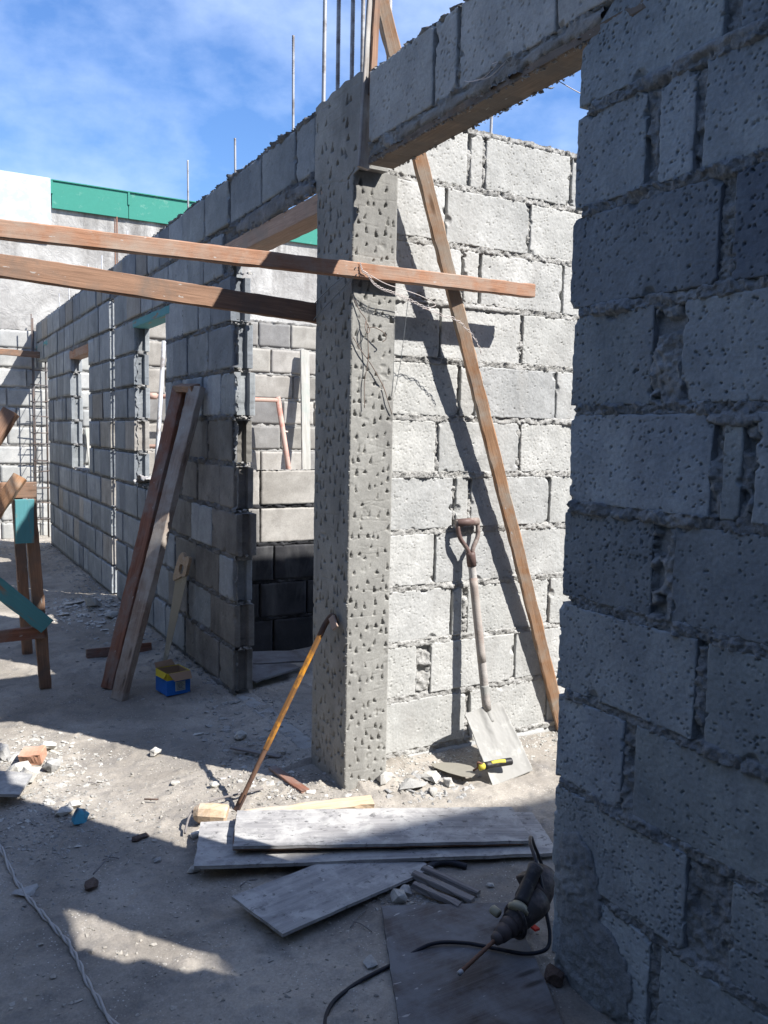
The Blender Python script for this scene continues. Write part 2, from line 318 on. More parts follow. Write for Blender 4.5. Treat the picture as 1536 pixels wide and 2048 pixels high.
# ------------------------------------------------------------------ walls of concrete blocks
PIT = 0.2305; Z0 = 0.04; BED = 0.022
PITD = [1.0]
def block_arrays(L, H, T, res, seed, pits=0, groove_hi=False, rnd=0.007, rough=0.0016, small=False):
    nu = max(2, int(round(L/res))); nv = max(2, int(round(H/res)))
    r = np.random.default_rng(seed)
    uu = np.linspace(0, L, nu+1); vv = np.linspace(0, H, nv+1)
    U, V = np.meshgrid(uu, vv, indexing='ij')
    P = p3(U, V, seed*3.1)
    h = fbm(P*9, 3, seed & 255)*rough*1.6
    if not small: h += vnoise(P*160, 3)*0.0006 + fbm(P*45, 2, 9)*rough*0.5
    e = np.minimum(np.minimum(U, L-U), np.minimum(V, H-V)) + (0 if small else 1)*np.abs(vnoise(P*38, 5))*0.0035 + 0.0002
    t = np.clip(e/rnd, 0, 1); h -= rnd*(1-np.sqrt(np.clip(1-(1-t)**2, 0, 1)))
    if pits:
        # elongated pits clustered in patches
        dens = fbm(P*6, 2, 21)
        cnt = int(pits*L*H*(0.5+r.random()))
        du, dv = uu[1]-uu[0], vv[1]-vv[0]
        for i in range(cnt):
            u0, v0 = r.random()*L, r.random()*H
            iu, iv = int(u0/du), int(v0/dv)
            if dens[min(iu, nu), min(iv, nv)] < (r.random()-0.75)*0.9: continue
            a = 0.0012 + 0.0022*r.random()**2.8; bb = a*(0.5+0.5*r.random()); th = r.normal()*0.5 + 0.5; dep = (0.0045+0.006*r.random())*PITD[0]
            k = int((a*1.6)/min(du, dv))+2
            s0, s1, t0, t1 = max(iu-k, 0), min(iu+k+1, nu+1), max(iv-k, 0), min(iv+k+1, nv+1)
            X = U[s0:s1, t0:t1]-u0; Y = V[s0:s1, t0:t1]-v0
            c, s = math.cos(th), math.sin(th)
            q = ((X*c+Y*s)/a)**2 + ((-X*s+Y*c)/bb)**2
            h[s0:s1, t0:t1] -= dep*np.clip(1.5-q, 0, 1)
        # knocked corners and edges
        for i in range(int(3+4*r.random())):
            side = r.integers(4); w = r.random()
            cu, cv = [(w*L, 0), (w*L, H), (0, w*H), (L, w*H)][side]
            if r.random() < 0.4: cu, cv = r.choice([0, L]), r.choice([0, H])
            ra = 0.006+0.018*r.random()**2
            d = np.sqrt((U-cu)**2+(V-cv)**2)+0.004*vnoise(P*60, 11)
            h -= 0.014*np.clip(1-d/ra, 0, 1)**0.7*(d < ra)
    wob = 0.0022
    Ux = U + wob*fbm(p3(V*22, seed), 2, 1)*(2*U/L-1) + wob*vnoise(p3(V*70, seed+.5), 2)*(2*U/L-1)*0.5
    Vx = V + wob*fbm(p3(U*22, seed+7), 2, 1)*(2*V/H-1) + wob*vnoise(p3(U*70, seed+.9), 2)*(2*V/H-1)*0.5
    verts = np.stack([Ux, -h, Vx], -1).reshape(-1, 3)
    a = np.arange((nu+1)*(nv+1)).reshape(nu+1, nv+1)
    per = np.concatenate([a[:-1, 0], a[-1, :-1], a[:0:-1, -1], a[0, :0:-1]])       # around the rim, seen from the front
    quads = [np.stack([a[:-1, :-1], a[1:, :-1], a[1:, 1:], a[:-1, 1:]], -1).reshape(-1, 4)]
    rim = verts[per]
    depths = [0.010, 0.030, 0.036, 0.070, 0.076, T-0.004, T] if groove_hi else [0.010, T-0.004, T]
    prev = per; n = len(per); vs = [verts]; base = len(verts)
    hi = rim[:, 0] > L-0.012
    for k, d in enumerate(depths):
        ring = rim.copy(); ring[:, 1] = d
        sgn = np.sign(ring[:, [0, 2]] - np.array([L/2, H/2]))
        if k < len(depths)-1: ring[:, 0] += 0.0012*vnoise(ring*60, 4)
        else:
            ring[:, 0] -= 0.003*(np.abs(ring[:, 0]-L/2) > L/2-0.01)*sgn[:, 0]
        if groove_hi and k in (2, 3): ring[hi, 0] -= 0.024
        idx = np.arange(base, base+n); base += n; vs.append(ring)
        quads.append(np.stack([prev, idx, np.roll(idx, -1), np.roll(prev, -1)], -1)); prev = idx
    return np.concatenate(vs), np.concatenate(quads), [prev[::-1]], nu*nv

class Wall:
    """local frame: x along the wall, y into the wall, z up; the face seen is y = 0"""
    def __init__(s, name, label, cat, loc, rotz, mat, mortar, T=0.105, group=None):
        s.e = thing(name, label, cat, loc, rotz, group); s.mat = mat; s.mortar = mortar; s.T = T; s.rects = []; s.k = hash(name) % 7
        s.seed = sum(map(ord, name+label)) % 900
    def block(s, u0, u1, z0, z1, res=0.02, pits=0, groove=False, proud=None, mat=None, rnd=0.007):
        s.seed += 1; r = random.Random(s.seed)
        V, Q, X, nf = block_arrays(u1-u0, z1-z0, s.T, res, s.seed, pits, groove, rnd if res < 0.012 else 0.0016, small=res > 0.012)
        o = mesh_obj('concrete_block', V, Q, mat or s.mat, s.e, int(nf), X)
        pr = r.uniform(-0.003, 0.003) if proud is None else proud
        o.location = (u0, -pr, z0); o.rotation_euler = (0, r.uniform(-.003, .003), r.uniform(-.004, .004))
        s.rects.append((u0, u1, z0, z1)); return o
    def cut_corner(s, o, u_hi, z_lo, du, dz):
        me = o.data; n = len(me.vertices); co = np.empty(n*3, np.float32); me.vertices.foreach_get('co', co); co = co.reshape(-1, 3)
        t = np.clip((co[:, 2]-z_lo)/dz, 0, 1); lim = du*t + 0.004*vnoise(co*70, 5)*(t > 0)
        co[:, 0] = np.maximum(co[:, 0], lim); me.vertices.foreach_set('co', co.ravel()); me.update()
    def mortar_sheet(s, u0, u1, z0, z1, res, recess=0.010, vrec=0.024, amp=0.009, voids=(), lumps=(), fills=(), seed=1, core=True, beds=None, keep=0.012, outl=0.0, core_cut=None):
        nu = int((u1-u0)/res); nv = int((z1-z0)/res)
        U, V = np.meshgrid(np.linspace(u0, u1, nu+1), np.linspace(z0, z1, nv+1), indexing='ij')
        P = p3(U, V, seed*2.7)
        h = -recess + amp*0.45*vnoise(P*210, seed+6) + amp*fbm(P*30, 3, seed) + amp*0.8*fbm(P*95, 3, seed+3, 0.6) + amp*0.8*np.maximum(0, fbm(P*11, 2, seed+8)-0.1)*2
        Uc = (U[:-1, :-1]+U[1:, 1:])/2; Vc = (V[:-1, :-1]+V[1:, 1:])/2
        keepm = np.ones(Uc.shape, bool); inrow = np.zeros(U.shape, bool)
        for (a, b, c, d) in s.rects:
            keepm[(Uc > a+keep) & (Uc < b-keep) & (Vc > c+keep) & (Vc < d-keep)] = False
            inrow |= (U > a-0.09) & (U < b+0.09) & (V > c+0.006) & (V < d-0.006)
        h = np.where(inrow, h-(vrec-recess)+amp*0.9*np.maximum(0, fbm(P*14, 2, seed+5)), h)
        for (a, b, c, d, dep) in fills:
            w_ = np.clip(np.minimum(np.minimum(U-a, b-U), np.minimum(V-c, d-V))/0.006 + vnoise(P*80, 3), 0, 1)
            f_ = -dep + 0.013*fbm(P*26, 4, seed+11, 0.72) + 0.006*vnoise(P*75, seed+12) + 0.0035*vnoise(P*190, seed+14)
            f_ = np.where(fbm(P*20, 3, seed+13, 0.6) < -0.26, f_-0.022, f_)
            h = np.where(w_ > 0, h*(1-w_)+f_*w_, h)
        # never let the sheet swallow the block faces: over a block it stays just a smear
        for (a, b, c, d) in s.rects:
            ins = (U > a+0.003) & (U < b-0.003) & (V > c+0.003) & (V < d-0.003)
            h = np.where(ins, np.minimum(h, 0.0045)-0.004, h)
        for (a, b, c, d) in voids:
            keepm[(Uc > a) & (Uc < b) & (Vc > c) & (Vc < d)] = False
        for (lu, lz, ru, rz, hh) in lumps:
            q = ((U-lu)/ru)**2+((V-lz)/rz)**2 + 0.5*fbm(P*26, 3, seed+9)
            h = np.maximum(h, hh*np.clip(1.15-q, 0, 1)**0.6*(0.70+0.9*fbm(P*55, 4, seed+2, 0.7)) - 0.02*(q > 1.1))
            keepm[(((Uc-lu)/ru)**2+((Vc-lz)/rz)**2) < 1.7] = True
        jit = 0.35*res
        V3 = np.stack([U+jit*vnoise(P*200, 2), -h, V+jit*vnoise(P*200, 6)], -1).reshape(-1, 3)
        a = np.arange((nu+1)*(nv+1)).reshape(nu+1, nv+1)
        q = np.stack([a[:-1, :-1], a[1:, :-1], a[1:, 1:], a[:-1, 1:]], -1)[keepm]
        use = np.unique(q); mp_ = np.full(len(V3), -1); mp_[use] = np.arange(len(use)); V3 = V3[use]; q = mp_[q]
        if core:      # mortar body between the courses
            cs = []
            for (zz, ua, ub) in (beds or []):
                n = max(2, int((ub-ua)/0.03)); us = np.linspace(ua, ub, n+1)
                ring = []
                for k, uo in enumerate(us):
                    j = lambda t: 0.006*vnoise(np.array([uo*31+t, zz*17, t]), 4)
                    uo2 = uo + (j(9)*2 if k in (0, n) else 0)
                    ring.append([(uo2, 0.016+j(1), zz-0.016), (uo2, s.T-0.012+j(2), zz-0.016), (uo2, s.T-0.012+j(3), zz+0.016), (uo2, 0.016+j(4), zz+0.016)])
                ring = np.array(ring, float).reshape(-1, 3); b0 = len(V3) + sum(len(c[0]) for c in cs)
                qq = []
                for k in range(n):
                    for t in range(4):
                        A = b0+k*4+t; B = b0+k*4+(t+1) % 4; qq.append((A, B, B+4, A+4))
                qq.append((b0, b0+3, b0+2, b0+1)); m4 = b0+n*4; qq.append((m4, m4+1, m4+2, m4+3))
                cs.append((ring, qq))
            for ring, qq in cs:
                V3 = np.concatenate([V3, ring]); q = np.concatenate([q, np.array(qq)])
        o = mesh_obj('mortar', V3, q, s.mortar, s.e, True)
        return o

# ------------------------------------------------------------------ other builders
def plank(name, p0, p1, width, thick, face, mat, parent=None, warp=0.003, chip=0.002, seed=0, nseg=None):
    """board from p0 to p1 (centre line), 'face' = direction its wide face looks to"""
    p0, p1, face = Vector(p0), Vector(p1), Vector(face)
    L = (p1-p0).length; X = (p1-p0).normalized(); Zv = (face - X*face.dot(X)).normalized(); Y = Zv.cross(X)
    n = nseg or max(4, int(L/0.025)); b = min(0.003, thick*0.2); w, t = width/2, thick/2
    prof = np.array([(-w+b, -t), (w-b, -t), (w, -t+b), (w, t-b), (w-b, t), (-w+b, t), (-w, t-b), (-w, -t+b)])
    xs = np.linspace(0, L, n+1); s = seed + len(name) + L*13
    V = []
    for i, x in enumerate(xs):
        wy = warp*vnoise(np.array([x*1.3, s, 0.3]), 3); wz = warp*vnoise(np.array([x*1.3, s, 7.3]), 5)
        j = np.array([[chip*vnoise(np.array([x*24, k*3.3, s]), 6)*(1 if True else 0) for _ in (0, 1)] for k in range(8)])
        j[:, 1] *= 0.4
        xe = np.array([x]*8)
        if i in (0, n): xe = xe + 0.004*np.array([vnoise(np.array([k*1.7, s, 2.2]), 8) for k in range(8)])
        for k in range(8): V.append((xe[k], prof[k, 0]+wy+j[k, 0], prof[k, 1]+wz+j[k, 1]))
    q = []
    for i in range(n):
        for k in range(8):
            a, c = i*8+k, i*8+(k+1) % 8; q.append((a, c, c+8, a+8))
    o = mesh_obj(name, V, q, mat, parent, False, [list(range(7, -1, -1)), [n*8+k for k in range(8)]])
    Mx = Matrix(((X.x, Y.x, Zv.x, p0.x), (X.y, Y.y, Zv.y, p0.y), (X.z, Y.z, Zv.z, p0.z), (0, 0, 0, 1)))
    o.matrix_world = Mx if parent is None else parent_inv(parent) @ Mx
    if parent is not None: o.matrix_basis = parent_inv(parent) @ Mx
    return o
def emat(e):
    return Matrix.Translation(e.location) @ e.rotation_euler.to_matrix().to_4x4()
def parent_inv(e): return emat(e).inverted()

def smooth_path(pts, n):
    pts = [Vector(p) for p in pts]; out = []
    for i in range(len(pts)-1):
        a = pts[max(i-1, 0)]; b = pts[i]; c = pts[i+1]; d = pts[min(i+2, len(pts)-1)]
        for k in range(n):
            t = k/n; out.append(0.5*((2*b)+(c-a)*t+(2*a-5*b+4*c-d)*t*t+(3*b-a-3*c+d)*t**3))
    out.append(pts[-1]); return out
def tube(name, pts, r, mat, parent=None, sides=8, sub=0, ribs=0.0, radii=None, smooth=True, local=False):
    pts = smooth_path(pts, sub) if sub else [Vector(p) for p in pts]
    if parent is not None and not local:
        Mi = parent_inv(parent); pts = [Mi @ p for p in pts]
    if ribs:
        L = sum((pts[i+1]-pts[i]).length for i in range(len(pts)-1)); st = ribs/2; fine = []
        for i in range(len(pts)-1):
            m = max(1, int((pts[i+1]-pts[i]).length/st))
            fine += [pts[i].lerp(pts[i+1], k/m) for k in range(m)]
        fine.append(pts[-1]); pts = fine
    n = len(pts); V = []; T0 = (pts[1]-pts[0]).normalized()
    ref = Vector((0, 0, 1)) if abs(T0.z) < 0.9 else Vector((1, 0, 0))
    N = (ref - T0*ref.dot(T0)).normalized()
    for i in range(n):
        T = (pts[min(i+1, n-1)]-pts[max(i-1, 0)]).normalized(); N = (N - T*N.dot(T)).normalized(); B = T.cross(N)
        rr = radii[i] if radii and len(radii) == n else (radii[0]+(radii[-1]-radii[0])*i/(n-1) if radii else r)
        if ribs: rr *= 1.13 if i % 2 else 0.93
        for k in range(sides):
            a = 2*math.pi*k/sides; V.append(pts[i] + N*(rr*math.cos(a)) + B*(rr*math.sin(a)))
    q = [(i*sides+k, i*sides+(k+1) % sides, (i+1)*sides+(k+1) % sides, (i+1)*sides+k) for i in range(n-1) for k in range(sides)]
    return mesh_obj(name, [tuple(v) for v in V], q, mat, parent, smooth, [list(range(sides-1, -1, -1)), [(n-1)*sides+k for k in range(sides)]])

import bmesh
def hull(seed, sx, sy, sz, n=14, flat=0.0):
    r = random.Random(seed); bm = bmesh.new()
    for i in range(n):
        v = Vector((r.gauss(0, 1), r.gauss(0, 1), r.gauss(0, 1))).normalized()*r.uniform(0.8, 1.05)
        v = Vector((max(-0.8, min(0.8, v.x))*sx, max(-0.8, min(0.8, v.y))*sy, max(-0.8, min(0.8, v.z))*sz)); bm.verts.new(v)
    bmesh.ops.convex_hull(bm, input=bm.verts)
    for v in [v for v in bm.verts if not v.link_faces]: bm.verts.remove(v)
    return bm
def stone(name, loc, size, label, cat, mat, seed, rotz=0, group=None, n=16, rough=0.004, sub=2):
    bm = hull(seed, *[s/2/0.8 for s in size], n=n)
    if sub:
        bmesh.ops.subdivide_edges(bm, edges=bm.edges[:], cuts=sub, use_grid_fill=True)
        bmesh.ops.triangulate(bm, faces=bm.faces[:])
        for v in bm.verts:
            k = vnoise(np.array([v.co.x*60, v.co.y*60, v.co.z*60+seed]), 2); v.co += v.co.normalized()*k*rough
    me = bpy.data.meshes.new(name); bm.to_mesh(me); bm.free(); me.materials.append(mat)
    o = bpy.data.objects.new(name, me); C.objects.link(o); o.rotation_euler = (0, 0, rotz)
    zmin = min(v.co.z for v in me.vertices)
    o.location = (loc[0], loc[1], loc[2]-zmin-0.004)
    return tag(o, label, cat, group)

# ================================================================== GROUND
def ground_h(x, y):
    P = p3(x, y)
    h = 0.012*fbm(P*1.6, 3, 31) + 0.006*np.abs(fbm(P*4.5, 2, 38)) + 0.004*fbm(P*9, 3, 33) + 0.0022*fbm(P*38, 3, 35)
    # trampled clods
    h = h + 0.0045*np.maximum(0, fbm(P*24, 2, 41)-0.12)*3 + 0.0016*fbm(P*85, 2, 42)
    # rubble swept against the walls
    def mound(d, w, a): return a*np.exp(-(np.maximum(d, 0)/w)**2)
    inside = (x > 1.45)
    h = h + np.where(x < 1.5, mound(1.396-x, 0.16, 0.025)*((y > 3.0)), 0)
    h = h + np.where(inside & (y < 2.86), mound(2.82-y, 0.13, 0.035), 0)
    d = np.sqrt((x-1.47)**2+(y-2.85)**2); h = h + 0.018*np.exp(-(d/0.33)**2)*(1+0.8*fbm(P*15, 2, 44))
    d = np.sqrt((x-0.36)**2+((y-3.5)/1.3)**2); h = h + 0.02*np.exp(-(d/0.22)**2)
    d = np.sqrt((x-1.15)**2+((y-6.3)/2.0)**2); h = h + 0.03*np.exp(-(d/0.22)**2)*(1+1.2*fbm(P*9, 2, 45))
    return h
def axis_lines(segs):
    out = []
    for a, b, st in segs: out += list(np.arange(a, b-1e-9, st))
    return np.array(out+[segs[-1][1]])
xs = axis_lines([(-900, -60, 120), (-60, -10, 6), (-10, -1, .6), (-1, -0.05, .08), (-0.05, 2.35, .0085), (2.35, 5, .06), (5, 20, 1.5), (20, 100, 16), (100, 900, 160)])
ys = axis_lines([(-900, -60, 120), (-60, -10, 8), (-10, 0, 1), (0, 1.35, .06), (1.35, 3.9, .0085), (3.9, 5.6, .018), (5.6, 11, .04), (11, 30, 1.5), (30, 100, 14), (100, 900, 160)])
GX, GY = np.meshgrid(xs, ys, indexing='ij')
GH = ground_h(GX, GY)
gv = np.stack([GX, GY, GH], -1).reshape(-1, 3)
g = mesh_obj('ground', gv, grid_idx(len(xs)-1, len(ys)-1), M['ground'], None, True)
tag(g, 'pale dusty cement and sand ground of the building site', None, None, 'structure')
def gh(x, y): return float(ground_h(np.array([float(x)]), np.array([float(y)]))[0])

# ================================================================== RIGHT-HAND WALL (same line as the long wall)
def zrow(k, z0=Z0, pit=PIT): return z0+pit*k+BED/2, z0+pit*(k+1)-BED/2
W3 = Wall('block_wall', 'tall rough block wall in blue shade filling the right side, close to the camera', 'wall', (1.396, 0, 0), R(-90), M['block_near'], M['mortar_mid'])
rows3 = {9: [(1.56, 1.163), (1.122, 0.80)], 8: [(1.566, 1.352), (1.312, 1.222), (1.197, 0.93)], 7: [(1.566, 1.150), (1.112, 0.93)],
         6: [(1.553, 1.305), (1.222, 0.93)], 5: [(1.545, 1.135), (1.108, 1.065), (1.035, 0.93)], 4: [(1.558, 1.276), (1.216, 0.93)],
         3: [(1.562, 1.146), (1.118, 0.80)], 2: [(1.556, 1.335), (1.297, 0.86)], 1: [(1.553, 1.140), (1.028, 0.80)], 0: [(1.545, 1.228), (1.198, 0.80)]}
def px_limit(y): return y
PITD[0] = 0.8
for k, lst in rows3.items():
    z0, z1 = zrow(k)
    for (ya, yb) in lst:
        o = W3.block(-ya, -yb, z0, z1, res=0.0027, pits=4400, rnd=0.0045, proud=0.0 if k % 2 else -0.002)
        if k == 9 and ya > 1.5: W3.cut_corner(o, 0, 0.125, 0.115, 0.085)
rr = random.Random(5)
for k in range(0, 11):
    z0, z1 = zrow(k); y = {10: 1.235}.get(k, min(b for a, b in rows3.get(k, [(0, .8)])))-0.012
    while y > -1.6:
        l = rr.choice([0.42, 0.42, 0.42, 0.2]); yb = y-l
        near = {4: 0.745, 5: 0.745, 6: 0.71, 7: 0.65, 8: 0.59}.get(k)
        if near and y > near: y = near; yb = y-l
        if y-yb > 0.03: W3.block(-y, -yb, z0, z1, res=0.007 if y > -0.5 else 0.03, pits=1500 if y > -0.5 else 0, rnd=0.0045)
        y = yb-0.012
beds3 = [(Z0+PIT*k, -1.528 - 0.0*k, (-0.95 if 4 <= k <= 8 else 1.5)) for k in range(0, 10)]
W3.mortar_sheet(-1.535, -0.84, 0.0, 2.34, 0.0042, voids=[(-0.94, -0.80, 0.965, 2.11)], recess=0.002, vrec=0.014, amp=0.011, seed=3, beds=beds3,
                lumps=[(-1.47, 0.27, 0.085, 0.12, 0.013), (-1.40, 0.10, 0.12, 0.11, 0.011), (-1.33, 2.118, 0.05, 0.014, 0.011), (-1.17, 2.128, 0.12, 0.010, 0.010), (-1.09, 1.40, 0.06, 0.014, 0.012)],
                fills=[(-1.31, -1.217, 1.43, 1.64, 0.004), (-1.28, -1.212, 0.97, 1.18, 0.001), (-1.34, -1.292, 0.51, 0.72, 0.008), (-1.145, -1.022, 0.28, 0.49, 0.010), (-1.355, -1.308, 1.90, 2.10, 0.006), (-1.228, -1.192, 1.90, 2.10, 0.010), (-1.15, -1.115, 0.74, 0.95, 0.004), (-1.12, -1.03, 1.20, 1.41, 0.006)])
W3.mortar_sheet(-0.84, 1.5, 0.0, 2.57, 0.011, recess=0.004, vrec=0.014, seed=4, core=False, voids=[(-0.94, -0.62, 1.42, 2.11), (-0.94, -0.77, 0.965, 1.5)])

# ================================================================== LINTEL COURSE OVER THE DOORWAY
LB = Wall('lintel_course', 'block course carried on a board, bridging the doorway between column and right wall', 'lintel', (1.396, 0, 0), R(-90), M['block'], M['mortar'], T=0.095)
z0, z1 = 2.335, 2.566
for ya, yb in [(2.60, 2.205), (2.195, 2.085), (2.068, 1.662), (1.648, 1.235)]:
    LB.block(-ya, -yb, z0, z1, res=0.0038, pits=3600, rnd=0.006)
LB.mortar_sheet(-2.60, -1.50, 2.285, 2.575, 0.006, recess=0.004, vrec=0.016, amp=0.012, seed=8, beds=[(2.318, -2.598, -1.25)],
                lumps=[(-2.35+0.13*i, 2.308, 0.075, 0.016, 0.006) for i in range(7)])
lb = plank('lintel_board', (1.445, 2.60, 2.282), (1.445, 1.30, 2.282), 0.096, 0.026, (0, 0, -1), M['wood_form'], LB.e, warp=0.003, chip=0.006)
# ragged splinters and mortar curtain along the board edge
def crumbs(name, pts, mat, parent, smin, smax, seed, kind='stuff'):
    r = random.Random(seed); tm = []
    for t in range(7):
        bm = hull(seed*10+t, 1, 1, 0.8, n=9); tm.append((np.array([v.co[:] for v in bm.verts]), [[v.index for v in f.verts] for f in bm.faces])) if not bm.verts.index_update() else None; bm.free()
    V = []; T = []; b = 0
    for p in pts:
        vv, ff = tm[r.randrange(7)]; s = smin+(smax-smin)*r.random()**2.6; a = r.uniform(0, 6.28)
        c, q = math.cos(a), math.sin(a); w = vv*np.array([s*r.uniform(.7, 1.3), s*r.uniform(.7, 1.3), s*r.uniform(.5, .9)])
        w = np.stack([w[:, 0]*c-w[:, 1]*q, w[:, 0]*q+w[:, 1]*c, w[:, 2]], -1)+np.array(p)
        V.append(w); T += [[i+b for i in f] for f in ff]; b += len(vv)
    o = mesh_obj(name, np.concatenate(V), None, mat, parent, False, None, tris=np.array(T))
    if kind: o['kind'] = kind
    return o
rr = random.Random(3)
crumbs('mortar_crumbs', [(-rr.uniform(1.52, 2.6), rr.choice([0.0, 0.092])+rr.uniform(-.004, .004), 2.266+rr.uniform(-.004, .006)) for i in range(240)], M['mortar'], LB.e, 0.003, 0.011, 4)
crumbs('top_crumbs', [(-rr.uniform(1.3, 2.6), rr.uniform(0.0, 0.092), 2.566+rr.uniform(0, .004)) for i in range(420)], M['mortar'], LB.e, 0.004, 0.014, 5)

# ================================================================== COLUMN with chisel marks
CX0, CX1, CY0, CY1 = 1.396, 1.577, 2.71, 3.01
col = thing('concrete_column', 'grey concrete column pitted all over with small chisel marks, in the middle', 'column', (1.47, 2.86, 0))
def chiselled(name, L, H, res, seed, marks, zb=0.0, edge_noise=0.002):
    nu, nv = int(L/res), int(H/res); U, V = np.meshgrid(np.linspace(0, L, nu+1), np.linspace(0, H, nv+1), indexing='ij')
    P = p3(U, V, seed); h = 0.0022*fbm(P*5, 3, seed)+0.0008*fbm(P*60, 3, seed+1) - 0.011*np.clip(fbm(P*30, 3, seed+4, 0.6)-0.40, 0, 1) - 0.004*np.clip(fbm(P*np.array([10, 2.5, 1]), 3, seed+7)-0.30, 0, 1)
    r = np.random.default_rng(seed); du, dv = L/nu, H/nv
    for (cu, cv, w, hh, dep) in marks:
        iu, iv = int(cu/du), int(cv/dv); k = int(hh/min(du, dv))+3
        s0, s1, t0, t1 = max(iu-k, 0), min(iu+k+1, nu+1), max(iv-k, 0), min(iv+k+1, nv+1)
        if s1 <= s0 or t1 <= t0: continue
        tl_ = r.normal()*0.9; X = U[s0:s1, t0:t1]-cu; Y = (V[s0:s1, t0:t1]-cv)/hh + 0.5      # Y 0 bottom .. 1 apex
        X = X + 0.18*hh*(Y-0.5)*tl_ ; half = w/2*np.clip(1.08-Y, 0, 1)*(1+0.5*vnoise(np.stack([X*160, Y*4+cu*50, Y*0+cv*40], -1), 6)); ins = (Y > -0.05) & (Y < 1) & (np.abs(X+r.normal()*.0006) < half+0.0006)
        d = dep*np.clip(1.15-Y*0.9, 0.25, 1)*np.clip((half+0.0012-np.abs(X))/0.0016, 0, 1)
        h[s0:s1, t0:t1] -= np.where(ins, d, 0)
    # shallow trowel scratches
    for i in range(44):
        cv = r.random()*H; sl = r.normal()*0.12; u0 = r.random()*L*0.6; u1 = u0+L*(0.25+0.6*r.random())
        d = np.abs(V-cv-sl*(U-u0)-0.004*vnoise(p3(U*20, cv*9), 3)); h -= 0.0016*np.clip(1-d/0.0022, 0, 1)*(U > u0)*(U < u1)
    e = np.minimum(U, L-U)+np.abs(vnoise(P*70, 7))*edge_noise; h -= 0.004*(1-np.clip(e/0.004, 0, 1))
    return U, V, h, nu, nv
rm = np.random.default_rng(11)
def marks_for(L, H, n, top_sparse):
    out = []; tries = 0
    while len(out) < n and tries < n*30:
        tries += 1; u, v = rm.uniform(0.012, L-0.012), rm.uniform(0.04, H-0.03)
        if v > H-0.35 and rm.random() < 0.45: continue
        if any(abs(u-a[0]) < 0.020 and abs(v-a[1]) < 0.033 for a in out): continue
        out.append((u, v, rm.uniform(0.006, 0.015), rm.uniform(0.013, 0.036), rm.uniform(0.007, 0.014)))
    return out
# left face (looks to -X): local u runs from far (y=CY1) to near (y=CY0)
TOPZ = 2.592
U, V, h, nu, nv = chiselled('f', CY1-CY0, TOPZ, 0.0032, 4, [(a_, b_, c_*1.15, d_*1.1, e_*1.5) for a_, b_, c_, d_, e_ in marks_for(CY1-CY0, TOPZ, 270, 0)])
zt = V*(1+0.004*vnoise(p3(U*25, 1), 4)*(V > TOPZ-0.03))
widen = np.where(V > 2.262, np.clip((V-2.262)/0.012, 0, 1)*0.05, 0)       # head of the column is wider
yy = CY1 - U*(1) - widen*(U/(CY1-CY0)) + 0.03*np.clip((V-2.25)/0.05, 0, 1)*(1-U/(CY1-CY0))
lv = np.stack([CX0 - h*1.0, yy, zt], -1).reshape(-1, 3) - np.array([1.47, 2.86, 0])
f1 = mesh_obj('shaded_face', lv, grid_idx(nu, nv), M['column'], col)
U, V, h, nu, nv = chiselled('f', CX1-CX0, 2.285, 0.0032, 5, [(a_, b_, c_*.9, d_*.9, e_*.85) for a_, b_, c_, d_, e_ in marks_for(CX1-CX0, 2.285, 200, 0)])
tp = 2.285 - 0.010*np.maximum(0, fbm(p3(U*30, 2), 2, 3))*(V > 2.27)
lv = np.stack([CX0+0.0005+U*(1-0.0*V), CY0 + h*(-1.0) , np.minimum(V, tp)], -1).reshape(-1, 3) - np.array([1.47, 2.86, 0])
f2 = mesh_obj('sunlit_face', lv, grid_idx(nu, nv), M['column'], col)
def boxv(x0, x1, y0, y1, z0, z1):
    return np.array([(x0, y0, z0), (x1, y0, z0), (x1, y1, z0), (x0, y1, z0), (x0, y0, z1), (x1, y0, z1), (x1, y1, z1), (x0, y1, z1)], float), [(0, 3, 2, 1), (4, 5, 6, 7), (0, 1, 5, 4), (1, 2, 6, 5), (2, 3, 7, 6), (3, 0, 4, 7)]
def boxes(name, lst, mat, parent=None, off=(0, 0, 0), smooth=False, bevel=0):
    V = []; Q = []; b = 0
    for bx in lst:
        v, q = boxv(*bx); V.append(v-np.array(off)); Q += [[i+b for i in f] for f in q]; b += 8
    o = mesh_obj(name, np.concatenate(V), Q, mat, parent, smooth)
    if bevel:
        m = o.modifiers.new('bevel', 'BEVEL'); m.width = bevel; m.segments = 2
    return o
boxes('core', [(CX0+0.012, CX1-0.0005, CY0+0.012, CY1, 0, 2.28), (CX0+0.012, 1.51, 2.672, 3.035, 2.281, 2.585)], M['column'], col, (1.47, 2.86, 0))
rr = random.Random(8)
crumbs('ledge_crumbs', [(rr.uniform(1.50, 1.575)-1.47, rr.uniform(2.715, 2.80)-2.86, 2.285+rr.uniform(-.002, .01)) for i in range(110)]
       + [(rr.uniform(1.40, 1.51)-1.47, rr.uniform(2.66, 3.03)-2.86, 2.59+rr.uniform(-.006, .010)) for i in range(260)]
       + [(1.3965+rr.uniform(-.001, .002)-1.47, 2.7105+rr.uniform(-.001, .003)-2.86, rr.uniform(0.05, 2.26)) for i in range(300)], M['column'], col, 0.0015, 0.006, 6)
stub = hull(77, 0.07, 0.05, 0.03, n=20)
def bm_obj(name, bm, mat, parent=None, loc=(0, 0, 0), smooth=False):
    me = bpy.data.meshes.new(name); bm.to_mesh(me); bm.free(); me.materials.append(mat)
    if smooth:
        for p in me.polygons: p.use_smooth = True
    o = bpy.data.objects.new(name, me); C.objects.link(o); o.parent = parent; o.location = loc; return o
bm_obj('concrete_lump', stub, M['rubble'], col, (1.46-1.47, 2.80-2.86, 2.598))
